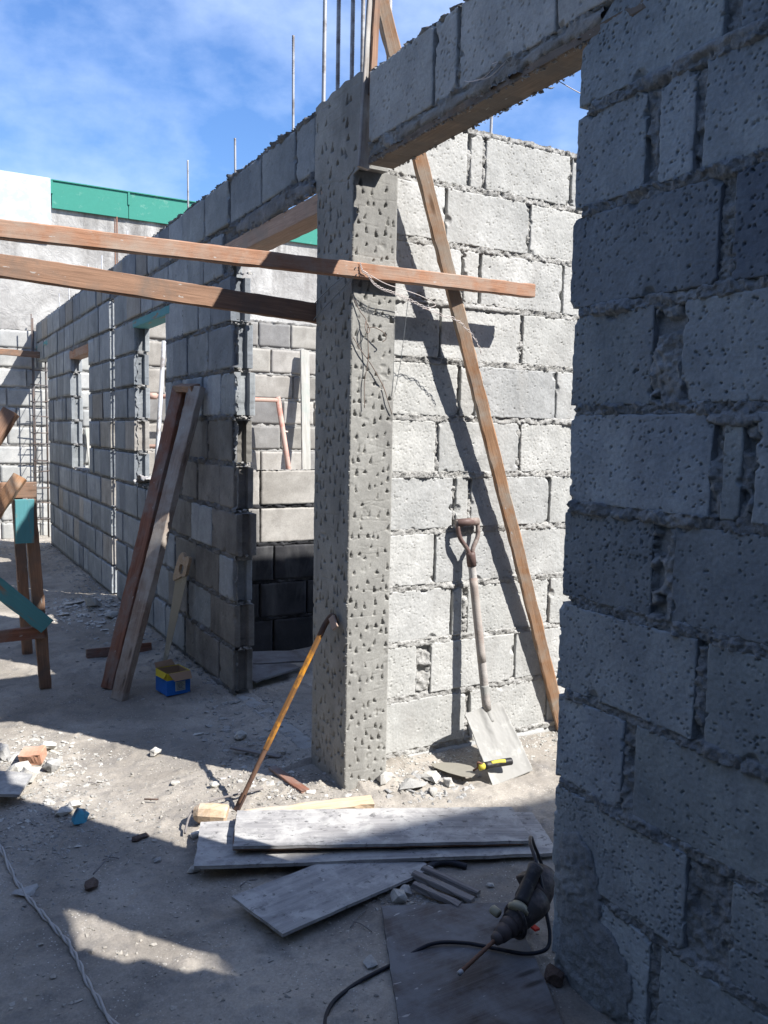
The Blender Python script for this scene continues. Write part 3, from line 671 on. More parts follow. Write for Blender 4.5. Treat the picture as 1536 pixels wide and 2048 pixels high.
for (x, y, lean) in [(1.418, 3.012, .006), (1.430, 2.915, .0), (1.452, 2.845, .002), (1.487, 2.83, -.002), (1.503, 2.765, .0), (1.567, 2.775, -.005)]:
    tube('rebar', [(x, y, 2.45), (x+lean, y+lean, 3.3), (x+lean*2, y, 3.75)], 0.0078 if x != 1.567 else 0.009, M['rebar'], col, 8, ribs=0.009)

# upright form strip nailed in the corner of column and lintel
st = thing('form_strip', 'thin upright wooden strip jammed between the column head and the lintel', 'wood strip', (1.39, 2.628, 2.27))
plank('strip', (1.392, 2.630, 2.262), (1.412, 2.612, 2.93), 0.052, 0.012, (0.35, -1, 0), M['wood_grey'], st)
plank('nailed_strip', (1.415, 2.6175, 2.50), (1.424, 2.604, 2.95), 0.03, 0.010, (0.35, -1, 0), M['wood_brown'], st)

# ================================================================== LIT BACK WALL OF THE ROOM
Y2 = 2.82; zb2, pit2 = 0.068, 0.2257
W2 = Wall('block_wall', 'sunlit pale block wall behind the shovel, right of the column', 'wall', (0, Y2, 0), 0, M['block_pale'], M['mortar_light'])
rows2 = {10: [(1.578, 1.955), (1.973, 2.030), (2.046, 2.482), (2.50, 2.66)], 9: [(1.578, 1.852), (1.864, 2.270), (2.283, 2.66)], 8: [(1.578, 1.938), (1.952, 2.022), (2.038, 2.462), (2.474, 2.66)],
         7: [(1.578, 1.842), (1.853, 2.246), (2.262, 2.66)], 6: [(1.578, 1.938), (1.952, 2.018), (2.028, 2.446), (2.458, 2.66)], 5: [(1.578, 1.838), (1.855, 2.258), (2.272, 2.66)],
         4: [(1.578, 1.926), (1.945, 2.004), (2.022, 2.430), (2.443, 2.66)], 3: [(1.578, 1.842), (1.856, 2.262), (2.276, 2.66)], 2: [(1.578, 1.932), (1.944, 1.990), (2.020, 2.448), (2.462, 2.66)],
         1: [(1.578, 1.770), (1.842, 2.268), (2.282, 2.66)], 0: [(1.578, 2.018), (2.050, 2.462), (2.475, 2.66)]}
PITD[0] = 0.55
for k, lst in rows2.items():
    z0, z1 = zrow(k, zb2, pit2)
    for a, b in lst: W2.block(a, b, z0, z1, res=0.0032, pits=4600, rnd=0.005)
PITD[0] = 0.8
W2.block(1.578, 2.66, -0.15, zb2-0.011, res=0.02)
rr = random.Random(15)
for k in range(-1, 13):
    z0, z1 = zrow(k, zb2, pit2); x = 2.675 + (0.2 if k > 10 else 0)  # upper two courses added out of view to shade the low wall
    while x < 4.6:
        l = 0.42; W2.block(x, x+l, z0, z1, res=0.05); x += l+0.012
W2.mortar_sheet(1.578, 2.66, -0.02, 2.56, 0.0048, recess=0.0015, vrec=0.016, amp=0.010, seed=13, beds=[(zb2+pit2*k, 1.579, 4.5) for k in range(0, 11)],
                lumps=[(2.0, 1.87, 0.25, 0.010, 0.010)], fills=[(1.765, 1.846, 0.31, 0.50, 0.004), (1.985, 2.025, 0.54, 0.73, 0.003), (2.026, 2.05, 2.35, 2.53, 0.004), (1.936, 1.956, 1.90, 2.08, 0.004), (2.0, 2.026, 0.98, 1.18, 0.006), (1.924, 1.948, 0.98, 1.18, 0.006)])
rr = random.Random(9)
crumbs('top_crumbs', [(rr.uniform(1.6, 2.66), rr.uniform(0.0, 0.1), 2.535+rr.uniform(0, .006)) for i in range(420)], M['mortar'], W2.e, 0.003, 0.013, 9)
tube('rebar', [(2.10, 2.87, 2.45), (2.103, 2.87, 2.73)], 0.006, M['rebar'], W2.e, 8, ribs=0.009)

# ================================================================== LONG WALL going away to the left
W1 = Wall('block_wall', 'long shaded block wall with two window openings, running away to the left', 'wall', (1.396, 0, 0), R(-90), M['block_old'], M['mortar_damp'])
rr = random.Random(21)
def lay(k, ya, yb, first=None, groove_first=True):
    """blocks from near (ya) to far (yb)"""
    z0, z1 = zrow(k); y = ya; i = 0
    while y < yb-0.03:
        l = first if (i == 0 and first) else rr.choice([0.40, 0.40, 0.36, 0.28, 0.20])
        e = min(y+l, yb)
        if yb-e < 0.10: e = yb
        res = 0.0065 if y < 5.6 else (0.014 if y < 7.2 else 0.03)
        m = M['block_tan'] if rr.random() < 0.12 else None
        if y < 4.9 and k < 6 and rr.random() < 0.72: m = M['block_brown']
        W1.block(-e, -y, z0, z1, res=res, pits=1800 if y < 5.6 else 0, groove=(i == 0 and groove_first), mat=m, rnd=0.008, proud=rr.uniform(-.005, .005))
        y = e+rr.uniform(0.008, 0.018); i += 1
SL = (6.63, 6.79)
starts = {0: 3.945, 1: 3.925, 2: 3.95, 3: 3.90, 4: 3.955, 5: 3.985, 6: 3.935, 7: 3.96, 8: 4.00, 9: 4.12}
for k in range(0, 11):
    if k <= 3:
        lay(k, starts[k], SL[0], 0.38 if k % 2 else 0.21); lay(k, SL[1], 10.05)
    elif k <= 7:
        lay(k, starts[k], 5.19, 0.38 if k % 2 else 0.21); lay(k, 5.99, SL[0]); lay(k, SL[1], 7.66, None, False); lay(k, 8.57, 10.05)
    elif k == 8:
        lay(k, starts[k], 5.19, 0.3); lay(k, 5.99, SL[0]); lay(k, SL[1], 7.66, None, False); lay(k, 8.57, 10.05)
    elif k == 9:
        lay(k, starts[k], SL[0], 0.3); lay(k, SL[1], 10.9)
    else:
        lay(k, 3.045, SL[0], 0.18, False); lay(k, SL[1], 10.92)
vo = [(-5.19, -3.0, 0, 0)]
voids = [(-SL[1], -SL[0], 0, 2.34), (-5.99, -5.19, 0.965, 2.10), (-8.57, -7.66, 0.965, 2.06), (-3.93, -3.0, 0, 2.27), (-4.00, -3.0, 1.88, 2.275), (-10.95, -10.06, 0, 2.27)]
beds1 = []
for k in range(0, 11):
    zz = Z0+PIT*k
    a0 = starts.get(min(k, 9), 3.7)+0.03
    if k <= 4: segs = [(a0, SL[0]-.02), (SL[1]+.02, 10.03)]
    elif k <= 8: segs = [(a0, 5.17), (6.01, SL[0]-.02), (SL[1]+.02, 7.64), (8.59, 10.03)]
    elif k == 9: segs = [(a0, SL[0]-.02), (SL[1]+.02, 10.03)]
    else: segs = [(3.05, SL[0]-.02), (SL[1]+.02, 10.9)]
    beds1 += [(zz, -b, -a) for a, b in segs]
W1.mortar_sheet(-5.2, -3.02, 0.0, 2.58, 0.007, recess=0.008, vrec=0.020, amp=0.017, seed=23, voids=voids, beds=beds1, lumps=[(-3.5+0.0, 2.31, 0.42, 0.035, 0.008)])
W1.mortar_sheet(-10.9, -5.2, 0.0, 2.58, 0.014, recess=0.014, vrec=0.022, amp=0.014, seed=24, voids=voids, core=False)
# window heads and doorway head
plank('lintel_board', (1.452, 2.97, 2.232), (1.452, 4.10, 2.232), 0.108, 0.075, (0, 0, -1), M['wood_pink'], W1.e)
plank('lintel_board', (1.452, 5.10, 2.075), (1.452, 6.02, 2.075), 0.112, 0.05, (0, 0, -1), M['wood_teal'], W1.e)
plank('lintel_board', (1.448, 7.64, 2.045), (1.448, 8.60, 2.045), 0.105, 0.075, (0, 0, -1), M['wood_orange'], W1.e)
plank('lintel_board', (1.448, 10.02, 2.29), (1.448, 10.9, 2.29), 0.105, 0.05, (0, 0, -1), M['wood_teal'], W1.e)
# steel and leftovers in the gap of the unfinished pillar
for y in (6.68, 6.75): tube('rebar', [(1.44, y, 0), (1.44, y+.01, 2.95)], 0.006, M['rust'], W1.e, 6)
plank('gap_form_board', (1.425, 6.66, 0.0), (1.425, 6.66, 0.93), 0.06, 0.018, (-1, 0, 0), M['wood_rust'], W1.e)
rr = random.Random(33)
crumbs('gap_mortar', [(-rr.uniform(6.64, 6.78), rr.uniform(0.0, 0.06), Z0+PIT*rr.randint(1, 10)+rr.uniform(-.02, .02)) for i in range(120)], M['mortar_damp'], W1.e, 0.008, 0.03, 12)
crumbs('jamb_mortar', [(-rr.choice([3.95, 3.95, 5.985, 8.565])-rr.uniform(-.03, .02), rr.uniform(0.01, 0.09), Z0+PIT*rr.randint(1, 9)+rr.uniform(-.012, .01)) for i in range(300)], M['mortar'], W1.e, 0.004, 0.018, 13)
crumbs('top_crumbs', [(-rr.uniform(3.03, 7.2), rr.uniform(0.0, 0.1), 2.566+rr.uniform(0, .006)) for i in range(700)], M['mortar'], W1.e, 0.004, 0.015, 14)
crumbs('sill_mortar', [(-rr.choice([rr.uniform(5.25, 6.0), rr.uniform(7.7, 8.57)]), rr.uniform(0.0, 0.1), 0.955+rr.uniform(0, .02)) for i in range(260)], M['rubble'], W1.e, 0.006, 0.028, 15)
for (y, ztop, x) in [(3.37, 2.995, 1.45), (4.08, 2.785, 1.45), (4.875, 2.89, 1.45), (6.38, 2.79, 1.45), (7.3, 2.77, 1.45), (7.9, 2.80, 1.45), (8.9, 2.75, 1.45), (9.5, 2.76, 1.45)]:
    tube('rebar', [(x, y, 2.45), (x, y+.01, ztop)], 0.0055, M['rebar'], W1.e, 6, ribs=0.010 if y < 5 else 0)
# crumpled cement paper on the sill of the nearer window
def sheet(name, c, ax, ay, nu, nv, amp, mat, seed, freq=9, parent=None, smooth=True):
    U, V = np.meshgrid(np.linspace(-1, 1, nu+1), np.linspace(-1, 1, nv+1), indexing='ij')
    c, ax, ay = map(np.array, (c, ax, ay)); Pp = c + U[..., None]*ax + V[..., None]*ay
    Pp[..., 2] += amp*fbm(Pp*freq, 3, seed); Pp[..., 0] += amp*.5*fbm(Pp*freq+5, 2, seed); Pp[..., 1] += amp*.5*fbm(Pp*freq+9, 2, seed)
    o = mesh_obj(name, Pp.reshape(-1, 3), grid_idx(nu, nv), mat, parent, smooth)
    so = o.modifiers.new('s', 'SOLIDIFY'); so.thickness = 0.002; return o
tag(sheet('cement_sack', (1.44, 5.78, 1.012), (0.06, 0, 0), (0, 0.17, -0.01), 14, 34, 0.06, M['cable_white'], 5, 14), 'crumpled grey cement sack scrap on the sill of the nearer window opening', 'sack')

# ================================================================== WALLS SEEN THROUGH THE OPENINGS
W4 = Wall('low_block_wall', 'low block wall seen through the narrow doorway, sunlit on top and dark below', 'wall', (0, 4.75, 0), 0, M['block_tan'], M['mortar'])
rr = random.Random(41)
def fill(W, x0, x1, rows, zb, pit, res, skip=None):
    for k in range(rows):
        z0, z1 = zb+pit*k+BED/2, zb+pit*(k+1)-BED/2; x = x0; first = rr.choice([0.2, 0.42, 0.33])
        i = 0
        while x < x1-0.03:
            l = first if i == 0 else rr.choice([0.42, 0.42, 0.30]); e = min(x+l, x1)
            if x1-e < 0.08: e = x1
            W.block(x, e, z0, z1, res=res); x = e+0.013; i += 1
W4.mat = M['block_shade_damp']; fill(W4, 1.512, 3.4, 3, -0.02, PIT, 0.012); W4.mat = M['block_tan']; fill(W4, 1.512, 3.4, 2, -0.02+3*PIT, PIT, 0.012)  # lower three courses carry the shadow in their colour
W4.mortar = M['block_shade_damp']
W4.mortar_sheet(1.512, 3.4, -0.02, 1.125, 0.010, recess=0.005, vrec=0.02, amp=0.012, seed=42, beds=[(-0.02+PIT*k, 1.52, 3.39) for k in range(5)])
W5 = Wall('block_wall', 'sunlit inner block wall behind the scaffold frame, seen through the openings', 'wall', (0, 7.2, 0), 0, M['block_tan'], M['mortar'])
fill(W5, 1.512, 4.6, 10, 0.03, PIT, 0.02)
W5.mortar_sheet(1.512, 4.6, 0, 2.345, 0.016, recess=0.006, vrec=0.02, amp=0.012, seed=43, core=False)
# far boundary: block wall below, plastered neighbour wall above with green coping
W6 = Wall('block_wall', 'farthest block wall behind the rebar cage at the left edge', 'wall', (0, 10.95, 0), 0, M['block'], M['mortar'])
fill(W6, 0.2, 3.6, 11, -0.02, PIT*0.995, 0.03)
W6.mortar_sheet(0.2, 3.6, 0, 2.50, 0.02, recess=0.004, vrec=0.018, amp=0.012, seed=44, core=False)
NB_ = thing('neighbour_building', 'stained plaster wall of the neighbouring building with green metal coping, far left', 'building', (3, 11.02, 0))
nu, nv = 300, 46
U, V = np.meshgrid(np.linspace(-7, 11, nu+1), np.linspace(2.49, 3.99, nv+1), indexing='ij')
P = p3(U, V); hh = 0.012*fbm(P*2.5, 4, 51)+0.01*np.abs(fbm(P*5, 3, 53))
mesh_obj('plaster_wall', np.stack([U-3, hh-0.05, V], -1).reshape(-1, 3), grid_idx(nu, nv), M['plaster'], NB_)
boxes('lower_wall', [(-7, 0.19, 11.05, 11.3, 0, 2.489), (3.61, 11, 11.05, 11.3, 0, 2.489)], M['plaster'], NB_, (3, 11.02, 0))
boxes('wall_core', [(-7, 11, 11.06, 11.4, 2.49, 4.2)], M['plaster'], NB_, (3, 11.02, 0))
# green sheet coping with standing ribs and laps
for i, xx in enumerate(np.arange(1.60, 10.9, 0.9)):
    o = boxes('coping_sheet', [(xx, xx+0.893, 10.93+0.004*(i % 2), 10.95+0.004*(i % 2), 3.955, 4.272)], M['green'], NB_, (3, 11.02, 0), bevel=0.002)
    boxes('coping_rib', [(xx-0.012, xx+0.012, 10.918, 10.929, 4.12, 4.28)], M['green'], NB_, (3, 11.02, 0))
boxes('coping_cap', [(1.60, 10.9, 10.915, 11.45, 4.273, 4.285)], M['green'], NB_, (3, 11.02, 0))
boxes('white_panel', [(-7, 1.585, 10.90, 11.04, 3.60, 4.29)], M['white_paint'], NB_, (3, 11.02, 0), bevel=0.004)

# unseen house behind camera right, shaped for the near shadow; notch lets sun through
NH = thing('shade_house', 'tall plain unseen house behind the viewer, shaped to cast the near shadow', 'building', (3.2, -2.8, 0))
HZ = 6.27
boxes('wall', [(-7.5, 3.60, -5, -2.5, 0, HZ), (3.60, 4.05, -5, -2.5, 0, HZ-0.92), (4.05, 9, -5, -2.5, 0, HZ)], M['house_wall'], NH, (3.2, -2.8, 0))  # length and roof notch shaped to cut fill and frame the sun patch
boxes('parapet_cap', [(-7.55, 3.60, -5.05, -2.47, HZ+.002, HZ+.06), (4.05, 9.05, -5.05, -2.47, HZ+.002, HZ+.06)], M['house_wall'], NH, (3.2, -2.8, 0))
# sheet-clad blocker added unseen on the left to cut sky fill
SKB = thing('sky_blocker', 'tall dark green sheet-clad blocker added unseen on the left to cut sky light', 'building', (-3.2, 4, 0))
nu = 620; yy_ = np.linspace(-2.4, 10.8, nu+1); U, V = np.meshgrid(yy_, np.array([0, 3.4]), indexing='ij')
mesh_obj('corrugated_wall', np.stack([0.018*np.sin(U*2*math.pi/0.085), 10.8-2.4-U-4, V], -1).reshape(-1, 3), grid_idx(nu, 1), M['dark_sheet'], SKB)
boxes('wall_core', [(-6.2, -3.23, -2.45, 10.85, 0, 3.4)], M['dark_sheet'], SKB, (-3.2, 4, 0))

# ================================================================== LUMBER
A = plank('lumber', (-1.0, 2.683, 1.906), (2.197, 2.690, 1.934), 0.052, 0.034, (0, -1, 0), M['wood_orange'], chip=0.002, warp=0.003)
tag(A, 'upper reddish-brown stick of lumber wired across the front of the concrete column', 'lumber')
B = plank('lumber', (-1.0, 3.035, 1.938), (1.49, 3.035, 1.815), 0.074, 0.036, (0, -1, 0), M['wood_brown'], chip=0.0022, warp=0.003)
tag(B, 'lower, broader brown plank reaching from the left edge to behind the concrete column', 'plank')
D = plank('prop', (2.552, 2.802, 0.03), (1.268, 2.673, 3.42), 0.050, 0.034, (-0.35, -1, 0), M['wood_prop'], chip=0.0035, warp=0.004)
tag(D, 'long diagonal wooden prop leaning in front of the sunlit wall right of the shovel', 'prop')
tag(plank('post', (-0.93, 2.735, -0.02), (-0.93, 2.735, 2.06), 0.07, 0.06, (0, -1, 0), M['wood_weather']), 'timber post left of the picture carrying the upper lumber', 'post')
tag(plank('post', (-0.85, 3.09, -0.02), (-0.85, 3.09, 2.10), 0.07, 0.06, (0, -1, 0), M['wood_weather']), 'timber post left of the picture carrying the lower plank', 'post')
LF = thing('leaning_form', 'narrow timber form of two parallel boards leaning on the shaded long wall', 'timber form', (0.9, 4.3, 0))
plank('board', (0.887, 4.44, 0.0), (1.350, 4.705, 1.600), 0.085, 0.036, (-1, -0.55, 0.2), M['wood_rust'], LF, chip=0.003)
plank('board', (0.895, 4.225, 0.0), (1.352, 4.395, 1.585), 0.085, 0.042, (-1, -0.55, 0.2), M['wood_weather'], LF, chip=0.003)
plank('end_board', (1.340, 4.715, 1.590), (1.342, 4.390, 1.575), 0.055, 0.036, (-0.3, -0.2, 1), M['wood_brown'], LF)
tag(plank('lumber', (0.895, 5.10, 0.022), (1.275, 5.105, 0.022), 0.055, 0.038, (0, -1, 0.2), M['wood_rust']), 'short dark red offcut lying on the ground behind the leaning form', 'wood offcut')
tag(plank('plank', (0.80, 10.62, 2.205), (1.47, 10.62, 2.19), 0.07, 0.03, (0, -1, 0), M['wood_brown']), 'small brown board tied across the upper part of the rebar cage, far left', 'board')
tag(plank('board', (3.13, 6.86, 0.02), (3.20, 7.14, 2.10), 0.085, 0.025, (0, -1, 0.1), M['wood_white']), 'tall whitish board leaning upright on the inner wall, seen left of the column', 'board')
tag(plank('lath', (0.975, 2.655, 0.03), (1.425, 2.545, 0.036), 0.052, 0.026, (0, -0.15, 1), M['wood_pale'], chip=0.004), 'pale splintered lath lying on the ground at the foot of the column', 'lath')
tag(plank('lath', (1.235, 3.03, 0.02), (1.262, 2.77, 0.018), 0.036, 0.010, (0, 0, 1), M['wood_rust']), 'thin dark red lath in the shade left of the column foot', 'lath')
tag(plank('lath', (1.16, 3.30, 0.022), (1.30, 3.10, 0.026), 0.022, 0.008, (0, 0, 1), M['wood_lath']), 'thin grey splinter of wood on the rubble before the narrow doorway', 'lath')

# sawhorse at the left edge
SH = thing('sawhorse', 'rough timber sawhorse patched with teal boards, cut off by the left edge', 'sawhorse', (0.2, 4.5, 0))
plank('leg', (0.600, 4.60, 0.0), (0.525, 4.47, 1.00), 0.058, 0.045, (0, -1, 0), M['wood_brown'], SH, chip=0.003)
plank('leg', (0.600, 5.35, 0.0), (0.545, 5.20, 1.00), 0.058, 0.045, (0, -1, 0), M['wood_brown'], SH)
plank('leg', (-0.62, 4.60, 0.0), (-0.55, 4.47, 1.00), 0.058, 0.045, (0, -1, 0), M['wood_brown'], SH)
plank('leg', (-0.62, 5.35, 0.0), (-0.55, 5.20, 1.00), 0.058, 0.045, (0, -1, 0), M['wood_brown'], SH)
plank('top_rail', (-0.70, 4.50, 1.038), (0.560, 4.50, 1.045), 0.080, 0.045, (0, -1, 0), M['wood_brown'], SH, chip=0.003)
plank('patch_board', (0.497, 4.442, 1.000), (0.497, 4.452, 0.785), 0.088, 0.020, (0, -1, 0), M['wood_teal'], SH)
plank('lower_rail', (-0.70, 4.535, 0.300), (0.592, 4.535, 0.312), 0.062, 0.030, (0, -1, 0), M['wood_rust'], SH, chip=0.003)
plank('brace', (0.08, 4.47, 0.860), (0.600, 4.505, 0.345), 0.085, 0.022, (0, -1, 0), M['wood_teal'], SH, chip=0.004)
tag(plank('offcut', (0.22, 4.36, 0.74), (0.480, 4.42, 1.115), 0.062, 0.040, (-0.2, -1, 0.4), M['wood_prop'], chip=0.002), 'slanting light offcut propped on the sawhorse top rail', 'wood offcut')
tag(plank('lumber', (0.16, 4.30, 0.98), (0.440, 4.34, 1.425), 0.072, 0.050, (-0.45, -1, 0.3), M['wood_brown'], chip=0.002), 'brown beam end poking in at the left edge above the sawhorse', 'lumber')
b_ = bpy.data.objects

# ================================================================== BOARDS ON THE GROUND
def board_stack(name, c0, dirx, L, W, T, z0, z1, tilt, mat, label, cat, seed, ragged=0.004, plies=0):
    """c0 = front-left corner; long side along dirx; z0 left height, z1 right height of the top"""
    d = Vector((dirx[0], dirx[1], 0)).normalized(); w = Vector((-d.y, d.x, 0))
    nu, nv = int(L/0.012), int(W/0.012)
    U, V = np.meshgrid(np.linspace(0, L, nu+1), np.linspace(0, W, nv+1), indexing='ij')
    P = p3(U, V, seed)
    eu = ragged*fbm(P*30, 3, seed)*(2*U/L-1); ev = ragged*fbm(p3(U*14, seed), 3, seed+2)*(2*V/W-1)
    Z = z0+(z1-z0)*U/L+tilt*V/W + 0.0012*fbm(P*7, 3, seed)
    top = np.stack([c0[0]+d.x*(U+eu)+w.x*(V+ev), c0[1]+d.y*(U+eu)+w.y*(V+ev), Z], -1).reshape(-1, 3)
    n = len(top); bot = top.copy(); bot[:, 2] -= T
    a = np.arange(n).reshape(nu+1, nv+1); per = np.concatenate([a[:-1, 0], a[-1, :-1], a[:0:-1, -1], a[0, :0:-1]])
    rim = top[per].copy(); rim[:, 2] -= T*0.5; cc = top.mean(0); rim[:, :2] += (cc[:2]-rim[:, :2])*0.004*(0.5+vnoise(rim*90, 2)[:, None])
    idx = np.arange(2*n, 2*n+len(per))
    q = [grid_idx(nu, nv), grid_idx(nu, nv)[:, ::-1]+n, np.stack([per, idx, np.roll(idx, -1), np.roll(per, -1)], -1), np.stack([idx, per+n, np.roll(per, -1)+n, np.roll(idx, -1)], -1)]
    o = mesh_obj(name, np.concatenate([top, bot, rim]), np.concatenate(q), mat, None, False)
    return tag(o, label, cat)
board_stack('plywood_sheet', (0.717, 2.374), (0.93, -0.372), 1.145, 0.285, 0.011, 0.050, 0.034, 0.004, M['ply_long'], 'long dusty grey plywood strip lying undermost before the column', 'plywood', 3)
PL = board_stack('plywood_sheet', (0.841, 2.373), (0.927, -0.378), 0.955, 0.250, 0.010, 0.083, 0.058, 0.0, M['ply_long'], 'topmost dusty plywood strip of the pile before the column, half in sun', 'plywood', 5)
board_stack('plywood_sheet', (0.843, 2.385), (0.927, -0.382), 0.93, 0.235, 0.008, 0.071, 0.0475, 0.0, M['wood_brown'], 'warped brown ply layer sandwiched in the middle of the plywood pile', 'plywood', 6)
board_stack('plywood_sheet', (0.82, 1.931), (0.971, 0.239), 0.578, 0.240, 0.009, 0.050, 0.026, 0.0, M['ply_short'], 'short grey plywood piece pointing out of the pile towards the viewer', 'plywood', 7, ragged=0.002)
board_stack('plywood_sheet', (1.140-0.42*1.05, 1.964-0.908*1.05), (0.909, -0.417), 0.375, 1.05, 0.012, 0.022, 0.022, 0.0, M['ply_dark'], 'dark stained plywood sheet under the drill at the bottom', 'plywood', 8, ragged=0.003)
board_stack('plywood_sheet', (0.085, 3.22), (0.93, -0.36), 0.245, 0.20, 0.010, 0.075, 0.055, 0.0, M['plywood_top'], 'grey board corner entering at the left edge below the orange brick', 'board', 9, ragged=0.003)
# scraps inside the narrow doorway
board_stack('board_scrap', (1.555, 4.06), (0.9, 0.35), 0.33, 0.20, 0.010, 0.05, 0.06, 0.03, M['ply_dark'], 'dark broken board lying inside the narrow doorway', 'board', 10, ragged=0.01)
board_stack('board_scrap', (1.60, 4.28), (0.95, -0.15), 0.36, 0.17, 0.010, 0.085, 0.075, 0.02, M['ply_dark'], 'crumpled grey board scrap resting on the dark board inside the narrow doorway', 'board', 11, ragged=0.012)

# bundle of splintered laths by the plywood
for i, (a, b_, w) in enumerate([((1.345, 2.075, .03), (1.425, 1.895, .018), .022), ((1.30, 2.06, .03), (1.385, 1.870, .018), .026), ((1.27, 2.01, .028), (1.335, 1.865, .018), .024)]):
    o = plank('lath', a, b_, w, 0.014, (0, 0, 1), M['wood_lath'], chip=0.004, seed=i)
    tag(o, ['rightmost of three grey splintered laths beside the short plywood piece', 'middle one of three grey splintered laths beside the short plywood piece', 'leftmost of three grey splintered laths beside the short plywood piece'][i], 'lath', 'splintered laths by the plywood')
tag(tube('hose', [(1.33, 2.075, .016), (1.40, 2.10, .018), (1.45, 2.085, .018), (1.488, 2.045, .014)], 0.010, M['cable_black'], None, 8, 6, radii=None), 'short black hose end sticking out under the plywood pile', 'hose')

# ================================================================== SHOVEL
SV = thing('shovel', 'square-bladed shovel with a D grip leaning on the sunlit wall', 'shovel', (2.03, 2.52, 0))
nk = Vector((2.048, 2.712, 0.262)); gp = Vector((1.985, 2.792, 1.0)); yb = Vector((1.968, 2.752, 0.868))
dirv = (gp-nk).normalized(); yb = nk+dirv*((yb-nk).length)
tube('shaft', [nk-dirv*0.03, nk+dirv*0.2, nk+dirv*0.42, yb], 0.0175, M['wood_grey'], SV, 12, 4, radii=[0.0185, 0.0155])
tube('shaft_worn_zone', [nk+dirv*0.17, nk+dirv*0.52], 0.01785, M['wood_handle'], SV, 12, 6, radii=[0.0181, 0.0169])
tube('ferrule', [yb-dirv*0.045, yb-dirv*0.0, yb+dirv*0.012], 0.0195, M['shovel_grip'], SV, 12)
side = Vector((1, 0.05, 0.02)).normalized()
for s in (-1, 1):
    tube('grip_arm', [yb-dirv*0.01+side*s*0.004, yb+dirv*0.030+side*s*0.016, yb+dirv*0.070+side*s*0.043, yb+dirv*0.105+side*s*0.051, yb+dirv*0.150+side*s*0.051], 0.0095, M['shovel_grip'], SV, 8, 5)
tube('grip', [yb+dirv*0.137-side*0.054, yb+dirv*0.137+side*0.054], 0.0165, M['shovel_grip'], SV, 12)
nu, nv = 44, 60
U, V = np.meshgrid(np.linspace(-1, 1, nu+1), np.linspace(0, 1, nv+1), indexing='ij')      # V 0 top .. 1 bottom
w = 0.104+0.008*V; tl = np.array([2.036, 2.722, 0.240]); bl = np.array([2.044, 2.520, 0.012])
bx = (tl+(bl-tl)*V[..., None])+np.stack([w*U, 0.015*U, 0.006*U], -1)
nrm = np.cross((bl-tl)/np.linalg.norm(bl-tl), [1, 0, 0]); nrm = -nrm if nrm[1] > 0 else nrm
ridge = 0.016*np.exp(-(U/0.16)**2)*np.clip(1-V*1.35, 0, 1) - 0.006*(1-U**2) + 0.006*np.clip((np.abs(U)-0.86)/0.14, 0, 1)*(V < .97)
crust = 0.0045*np.maximum(0, fbm(p3(U*2.6, V*4), 3, 61)+0.1)*1.6 + 0.0022*fbm(p3(U*14, V*18), 3, 62)*(V < 0.75)
bx += nrm*(ridge+crust)[..., None]
corner = np.clip((np.abs(U)-0.90)/0.1, 0, 1)*np.clip((0.06-V)/0.06, 0, 1); bx[..., 2] -= corner*0.012
bl_o = mesh_obj('blade', bx.reshape(-1, 3)-np.array([2.03, 2.52, 0]), grid_idx(nu, nv), M['shovel_metal'], SV)
so = bl_o.modifiers.new('s', 'SOLIDIFY'); so.thickness = 0.003
tube('socket', [nk-dirv*0.075+Vector((0.004, -0.020, 0)), nk-dirv*0.03, nk+dirv*0.03, nk+dirv*0.075], 0.02, M['shovel_metal'], SV, 12, 4, radii=[0.012, 0.0205])

# trowel
TW = thing('trowel', 'mason trowel with yellow and black handle resting on the shovel blade', 'trowel', (1.9, 2.56, 0.03))
out = [(1.792, 2.726), (1.835, 2.708), (1.878, 2.664), (1.905, 2.610), (1.903, 2.578), (1.880, 2.543), (1.850, 2.528), (1.828, 2.556), (1.803, 2.62), (1.787, 2.69)]
def tz(x, y): return 0.050+0.12*(x-1.84)
V = [(x-1.9, y-2.56, tz(x, y)-0.03+0.000) for x, y in out]; n = len(V)
o = mesh_obj('blade', V+[(a, b, c-0.0018) for a, b, c in V], [(i, i+n, (i+1) % n+n, (i+1) % n) for i in range(n)], M['trowel_metal'], TW, False, [list(range(n))[::-1], [i+n for i in range(n)]])
tube('neck', [(1.885, 2.565, tz(1.885, 0)+.003), (1.895, 2.550, 0.075), (1.888, 2.542, 0.098), (1.905, 2.533, 0.092)], 0.004, M['rust'], TW, 8, 5)
tube('handle_collar', [(1.892, 2.537, 0.079), (1.915, 2.533, 0.083)], 0.0125, M['yellow_plastic'], TW, 12)
tube('handle', [(1.915, 2.533, 0.083), (1.95, 2.528, 0.085), (1.99, 2.523, 0.086), (2.022, 2.519, 0.086), (2.032, 2.518, 0.086)], 0.0145, M['black_plastic'], TW, 12, 3, radii=None)
tube('handle_inlay', [(1.940, 2.5255, 0.0912), (1.97, 2.521, 0.0935), (2.000, 2.516, 0.0925)], 0.0085, M['yellow_plastic'], TW, 10, 4)

